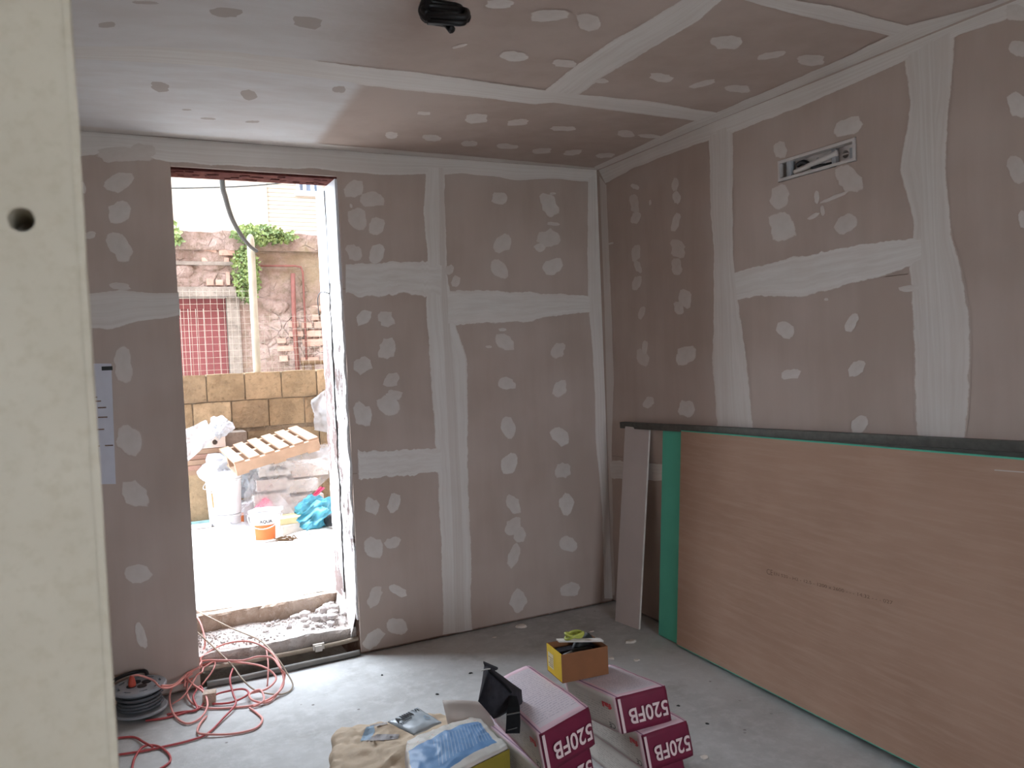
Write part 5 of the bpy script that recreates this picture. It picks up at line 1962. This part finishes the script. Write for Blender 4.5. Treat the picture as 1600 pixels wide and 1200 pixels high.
# cables outside
c0 = on_y(345, 262, D+WT+.1)
c1 = on_y(400, 392, BWY)
P = [on_y(346, 262, 5.0), on_y(347, 282, 5.2), on_y(352, 308, 5.6), on_y(362, 340, 6.2), on_y(376, 366, 6.9), on_y(390, 384, 7.6), on_y(401, 392, BWY+.03)]
P[0] = np.array([P[0][0], D+WT-.01, DZ+.36])
tag(MB().tube(smooth_path(P, 8), .017, 9).build('hanging_cable', M['tool'], smooth=True), 'thick black cable sagging from above the doorway to the white post', 'cable')
P = [on_y(238, 291, HY-.01), on_y(245, 292, HY-.1), on_y(275, 294, HY-.1), on_y(360, 292, HY-.1), on_y(420, 288, HY-.1), on_y(455, 283, HY-.1), on_y(535, 271, HY-.05), on_y(540, 270, HY+.02)]
tag(MB().tube(smooth_path(P, 6), .016, 6).build('overhead_wire', M['tool'], smooth=True), 'thin dark overhead wire strung across the pale house', 'wire')


def yz(px, py, z=ZO):
    return on_z(px, py, z)


TOCAM = np.array([-sin(YAW), -cos(YAW), 0])


def bucket(c, rb, rt, h, label, group=None, lid=True, lab=None, handle=True, ang=0.0, zb=None, hang=0.5):
    c = np.array(c, float)
    if zb is not None:
        c[2] = zb
    e = empty('bucket', c, label, 'bucket', group)
    prof = [(0, 0), (rb, 0), (rb+.003, .004), (rb+(rt-rb)*.86, h*.86), (rt+.004, h*.865), (rt+.006, h*.9), (rt+.002, h*.91), (rt, h), (rt-.004, h), (rt-.006, h*.93), (rb*.95, .01), (0, .01)]
    MB().lathe(prof, c, 36).build('body', M['white'], e, smooth=False)
    if lid:
        MB().lathe([(rt+.002, h*.985), (rt+.008, h*.97), (rt+.009, h+.006), (rt-.002, h+.01), (rt-.008, h+.004), (0, h+.004)], c, 36).build('lid', M['white'], e)
    a0 = math.atan2(TOCAM[1], TOCAM[0])+ang
    if lab:
        (w_, z0, z1, off, txt) = lab
        V, Fc = [], []
        n_ = 10
        for i in range(n_+1):
            a = a0+off+(i/n_-.5)*w_
            for zz_ in (z0, z1):
                r = rb+(rt-rb)*zz_/h+.0035
                V.append(c+np.array([r*cos(a), r*sin(a), zz_]))
        for i in range(n_):
            Fc.append((2*i, 2*i+2, 2*i+3, 2*i+1))
        mesh('label', V, Fc, M['orange'], e, smooth=True)
        if txt:
            T, TF = text_shape(txt, .02)
            tw = T[:, 0].max()
            hh_ = .03
            sc_ = hh_*1.0
            P_ = []
            for p in T:
                zz_ = z1+.012+p[1]*hh_
                r = rb+(rt-rb)*zz_/h+.0045
                a = a0+off+.1+(p[0]*sc_-tw*sc_/2)/r
                P_.append(c+np.array([r*cos(a), r*sin(a), zz_]))
            mesh('lettering', P_, TF, M['ink'], e)
    if handle:
        P_ = []
        u = np.array([-sin(a0), cos(a0), 0])
        f_ = np.array([cos(a0), sin(a0), 0])
        for k in range(17):
            t = pi*k/16
            P_.append(c+u*(rt+.012)*cos(t)+f_*((rt+.03)*sin(t)*.92)+np.array([0, 0, h*.88-hang*rt*1.5*sin(t)]))
        MB().tube(P_, .004, 6).build('handle', M['white'], e, smooth=True)
    return e


b_s = yz(409, 849)+np.array([sin(YAW), cos(YAW), 0])*.12
bucket(b_s, .105, .122, .235, 'small white lidded bucket with an orange label standing in front of the sheeted pile', None, True, (1.5, .02, .14, .1, 'AQUA'), True, .15, ZO+.002)
sp = b_s+np.array([0, 0, .235+.012])
tag(MB().obox(np.array([sp[0]-.1, sp[1]-.06, ZO+.002+.247]), (.2, -.08, .0), (.03, .04, 0), (0, 0, .025)).build('wooden_batten', M['carton']), 'short pale batten lying on the lid of the small bucket', 'batten')
b_l = yz(350, 838)+np.array([sin(YAW), cos(YAW), 0])*.11
bucket(b_l, .10, .108, .17, 'white bucket standing upside under the tall labelled bucket', None, False, None, False, 0, ZO+.002)
bucket(b_l, .108, .128, .33, 'white bucket with an orange label stacked on another bucket', None, True, (1.0, .06, .2, -.75, None), True, -.5, ZO+.176)
b_k = yz(341, 830)+np.array([sin(YAW), cos(YAW), 0])*.3-_r0*.06
bucket(b_k, .115, .14, .5, 'tall white bucket with a drooping handle behind the stacked buckets', None, True, None, True, -.9, ZO+.002)
b_r = yz(372, 826)+np.array([sin(YAW), cos(YAW), 0])*.14
bucket(b_r, .09, .105, .2, 'white bucket with an orange label half hidden behind the stacked buckets', None, True, (1.4, .03, .13, -.3, None), False, 0, ZO+.002)


# pile under the pallet
def front_box(name, x0, y0, x1, y1, yy, dp, mat, label, cat='box', text=None):
    """carton whose front face covers these pixels at the distance yy of the pile"""
    p, q = on_y(x0, y1, yy), on_y(x1, y0, yy)
    e = empty(name, ((p[0]+q[0])/2, yy+dp/2, p[2]), label, cat)
    MB().box((p[0], yy, p[2]), (q[0], yy+dp, q[2])).build('carton', mat, e)
    MB().box((p[0]-.003, yy-.003, q[2]-.05), (q[0]+.003, yy+dp+.003, q[2]+.003)).build('lid_flap', mat, e)
    if text:
        wd = (q[0]-p[0])
        lettering(text, (p[0]+wd*.3, yy-.0035, p[2]+(q[2]-p[2])*.45), (1, 0, 0), (0, 0, 1), .04, wd*.55, M['ink'], e, .02)
    return e


gz = lambda yy: float(yy)
front_box('carton', 400, 770, 452, 822, 7.25, .35, M['carton'], 'white carton at the bottom of the sheeted pile')
front_box('carton', 455, 772, 505, 823, 7.2, .35, M['card'], 'pale pinkish carton at the bottom of the pile under the plastic')
front_box('carton', 402, 747, 448, 769, 7.27, .33, M['card'], 'flat pale carton in the middle of the sheeted pile')
front_box('carton', 450, 748, 496, 771, 7.22, .33, M['carton'], 'small white carton in the middle of the pile beside a pink bag')
front_box('carton', 405, 723, 454, 746, 7.26, .33, M['carton'], 'white printed carton on top of the pile under the pallet', text='ABBATIMAL')
front_box('carton', 456, 722, 512, 747, 7.3, .33, M['card'], 'pale carton on top of the pile at the doorway reveal')


def blob(name, c, rx, ry, rz, mat, label, cat, amp=.25, sd=0., sub=4, zmin=None):
    bm = bmesh.new()
    bmesh.ops.create_icosphere(bm, subdivisions=sub, radius=1)
    V = []
    for v in bm.verts:
        q = v.co.copy()
        n1 = noise.noise(q*1.6+Vector((sd, 0, 0)))
        n2 = abs(noise.noise(q*4+Vector((0, sd, 0))))
        k = 1+amp*n1-amp*.7*n2
        z = c[2]+q.z*rz*k
        if zmin is not None:
            z = max(z, zmin)
        V.append((c[0]+q.x*rx*k, c[1]+q.y*ry*k, z))
    Fc = [[v.index for v in f.verts] for f in bm.faces]
    bm.free()
    return tag(mesh(name, V, Fc, mat, smooth=False), label, cat)


def film(name, C, n, m, amp, mat, label, cat='plastic sheet', sd=0., sag=0.):
    C = [np.array(c, float) for c in C]
    nv = np.cross(C[1]-C[0], C[3]-C[0])
    nv /= np.linalg.norm(nv)
    V, Fc = [], []
    for i in range(n+1):
        for j in range(m+1):
            s, t = i/n, j/m
            p = (C[0]*(1-s)+C[1]*s)*(1-t)+(C[3]*(1-s)+C[2]*s)*t
            d = amp*(noise.noise((s*3+sd, t*3, 0))+.6*abs(noise.noise((s*8+sd, t*7, 3)))-.2)
            p = p+nv*d+np.array([0, 0, -sag*sin(pi*s)])
            V.append(p)
    for i in range(n):
        for j in range(m):
            a = i*(m+1)+j
            Fc.append((a, a+m+1, a+m+2, a+1))
    return tag(mesh(name, V, Fc, mat, smooth=True), label, cat)


film('plastic_sheet', [on_y(403, 727, 7.15), on_y(382, 770, 7.0), on_y(376, 806, 6.95), on_y(460, 801, 6.85)], 24, 24, .04, M['film'], 'clear plastic sheet hanging in a peak over the cartons', sd=2.)
film('plastic_sheet', [on_y(403, 727, 7.14), on_y(458, 800, 6.9), on_y(524, 735, 7.1), on_y(520, 698, 7.2)], 28, 24, .05, M['film'], 'clear plastic sheet pulled taut over the pile towards the doorway reveal', sd=5.)
film('plastic_sheet', [on_y(440, 715, 7.0), on_y(530, 735, 6.95), on_y(535, 690, 7.1), on_y(470, 700, 7.15)], 20, 16, .06, M['film'], 'crumpled plastic film bunched up beneath the pallet end', sd=8.)
bA = on_y(412, 784, 7.1)
blob('pink_bag', (bA[0], bA[1], ZO+.125), .09, .06, .15, M['pink'], 'pink bag showing through the plastic sheet beside the small bucket', 'bag', .2, 3.)
bA = on_y(486, 778, 7.0)
film('pink_wrapper', [on_y(479, 783, 6.98), on_y(490, 780, 6.98), on_y(508, 762, 7.0), on_y(500, 760, 7.02)], 10, 6, .02, M['pink'], 'pink foil wrapper sticking out from under the plastic', 'wrapper', 4.)
bA = yz(497, 826)
bA = bA+np.array([0, .1, .1])
blob('blue_bag', bA+np.array([-.0, 0, 0]), .2, .12, .17, M['blueb'], 'crumpled turquoise plastic bag lying in front of the pile', 'bag', .5, 6., 4, ZO+.006)
film('blue_bag_flap', [on_y(464, 812, 6.62), on_y(478, 832, 6.6), on_y(520, 800, 6.6), on_y(496, 780, 6.75)], 18, 14, .07, M['blueb'], 'loose turquoise flap of plastic beside the crumpled bag', 'bag', 9.)
ty = yz(516, 828)
tag(MB().lathe([(.02, -.03), (.05, -.035), (.06, 0), (.05, .035), (.02, .03)], ty+np.array([.02, .06, .075]), 20, (1, .4, 0)).build('rubber_wheel', M['blackc'], smooth=True), 'small black rubber wheel lying beside the turquoise bag', 'wheel')
fw2 = yz(443, 838)
MBX = MB().obox(fw2+np.array([0, 0, .003]), yz(474, 829)-yz(443, 838), (.02, .2, 0), (0, 0, .075))
tag(MBX.build('flat_carton', M['carton']), 'flat white carton on the ground right of the small bucket', 'box')
fw2 = fw2+np.array([-.02, .06, .081])
tag(MB().obox(fw2, (.2, .03, 0), (.02, .2, 0), (0, 0, .05)).build('flat_carton', M['boxpaper']), 'worn tan carton lying on the flat white one', 'box')
pb_ = yz(446, 848)
tg = MB()
for k in range(5):
    tg.tube(smooth_path([pb_+np.array([random.uniform(-.09, .09), random.uniform(-.03, .06), .01+random.random()*.04]) for _ in range(5)], 5), .004, 5)
tag(tg.build('wire_scrap', M['stem']), 'tangled brown wire scrap on the ground beside the small bucket', 'wire')
film('ground_film', [yz(338, 845)+np.array([0, 0, .03]), yz(395, 850)+np.array([0, 0, .03]), yz(398, 832)+np.array([0, 0, .1]), yz(356, 836)+np.array([0, 0, .09])], 20, 12, .05, M['sheet'], 'crumpled clear film on the ground between the buckets', 'plastic sheet', 12.)
gb_ = on_y(350, 733, 7.5)
blob('grey_bag', gb_, .2, .16, .16, M['sheet'], 'pale blue-grey plastic bag bulging behind the buckets', 'bag', .3, 2.)
gp = on_y(385, 740, 7.45)
blob('grey_bag', gp, .16, .14, .2, M['sheet'], 'pale plastic bag squeezed between the buckets and the cartons', 'bag', .3, 5.)
film('white_bag', [on_y(487, 625, 7.9), on_y(492, 672, 7.9), on_y(535, 680, 7.86), on_y(520, 600, 7.93)], 18, 18, .08, M['sheet'], 'white plastic sheet hanging beside the doorway reveal above the pallet', 'plastic sheet', 15.)

# tilted pallet on the pile
pB_, pC_ = on_y(390, 718, 6.95), on_y(514, 678, 6.98)
pA_, pD_ = on_y(342, 704, 7.6), on_y(468, 668, 7.64)
lu = ((pC_-pB_)+(pD_-pA_))/2
wu = pB_-pA_
Lp, Wp = float(np.linalg.norm(lu)), float(np.linalg.norm(wu))
lu, wu = lu/Lp, wu/Wp
wu = wu-lu*np.dot(lu, wu)
wu /= np.linalg.norm(wu)
nu = np.cross(wu, lu)
if nu[2] < 0:
    nu = -nu
pal = empty('wooden_pallet', pA_, 'pale wooden pallet tilted on top of the plastic-covered pile', 'pallet')
ns = 6
for k in range(ns):
    MB().obox(pA_+lu*(Lp-.7*Lp/ns)*k/(ns-1), lu*(.7*Lp/ns), wu*Wp, nu*.018).build('slat', M['wood'], pal)
for t in (0, .47, .94):
    MB().obox(pA_+wu*(Wp*t)-nu*.085, lu*Lp, wu*.05, nu*.085).build('stringer', M['wood'], pal)
for t in (0, .45, .88):
    MB().obox(pA_+lu*(Lp-.11)*t/.88-nu*.103, lu*.10, wu*Wp, nu*.018).build('bottom_board', M['wood'], pal)

# stacked tiles and blocks by the wall, with white sheet over them
tx0, tx1 = float(on_y(297, 700, 7.7)[0]), float(on_y(340, 700, 7.7)[0])
ztl = float(on_y(320, 713, 7.7)[2])
MBX = MB().box((tx0-.25, 7.68, ZO-.02), (tx1+.05, 7.95, ztl-.16))
tag(MBX.build('masonry_pier', M['tuff1']), 'low tuff masonry block pier standing against the block wall', 'pier')
for k in range(5):
    z0_ = ztl-.16+k*.047
    q = random.uniform(-.02, .03)
    tag(MB().box((tx0-.1+q, 7.66+q, z0_), (tx1+.02+q, 7.97, z0_+.043)).build('roof_tile', M['oldbrick'] if k % 2 else M['wood']), 'flat tan tile in the stack on the low pier', 'tile', 'tile stack on the pier')
zs = ztl-.16+5*.047
hbk = empty('hollow_brick', (tx0+.16, 7.7, zs), 'pale hollow brick with two round holes on the tile stack', 'brick')
V, Fc = rect_with_holes(tx0+.02, tx0+.3, zs, zs+.1, [(tx0+t-.03, tx0+t+.03, zs+.02, zs+.08) for t in (.11, .21)], .24, lambda u, v, n: (u, 7.66+n, v))
mesh('body', V, Fc, M['card'], hbk)
for t in (.11, .21):
    drilled('hole', (tx0+t, 7.659, zs+.05), (1, 0, 0), (0, 0, 1), (0, -1, 0), .0305, .024, .22, M['card'], hbk)
tag(MB().box((tx1-.05, 7.7, zs-.05), (tx1+.26, 7.95, zs+.12)).build('mossy_block', M['concrete']), 'mossy grey block standing right of the hollow brick', 'block')
film('white_sheet', [on_y(280, 675, 7.62), on_y(288, 726, 7.5), on_y(336, 684, 7.55), on_y(322, 656, 7.75)], 22, 18, .05, M['sheet'], 'white plastic sheet thrown over the tile stack by the doorway edge', 'plastic sheet', 20.)
blob('white_sheet_knot', on_y(343, 668, 7.7), .11, .09, .1, M['sheet'], 'crumpled white plastic bundle on top of the tile stack', 'plastic sheet', .5, 8.)
# flat boards on the ground at the left
g0 = yz(292, 828)
tag(MB().obox(g0+np.array([-.3, .15, .004]), (.52, -.02, 0), (.05, .3, 0), (0, 0, .03)).build('insulation_board', plain('turquoise_board', rgb(150, 190, 196), .7, .2)), 'pale turquoise insulation board on the ground behind the bucket', 'board')
tag(MB().obox(g0+np.array([-.3, -.02, .004]), (.5, -.02, 0), (.02, .1, 0), (0, 0, .025)).build('white_board_strip', M['white']), 'narrow white board strip on the ground in front of the turquoise board', 'board')
#MARK3
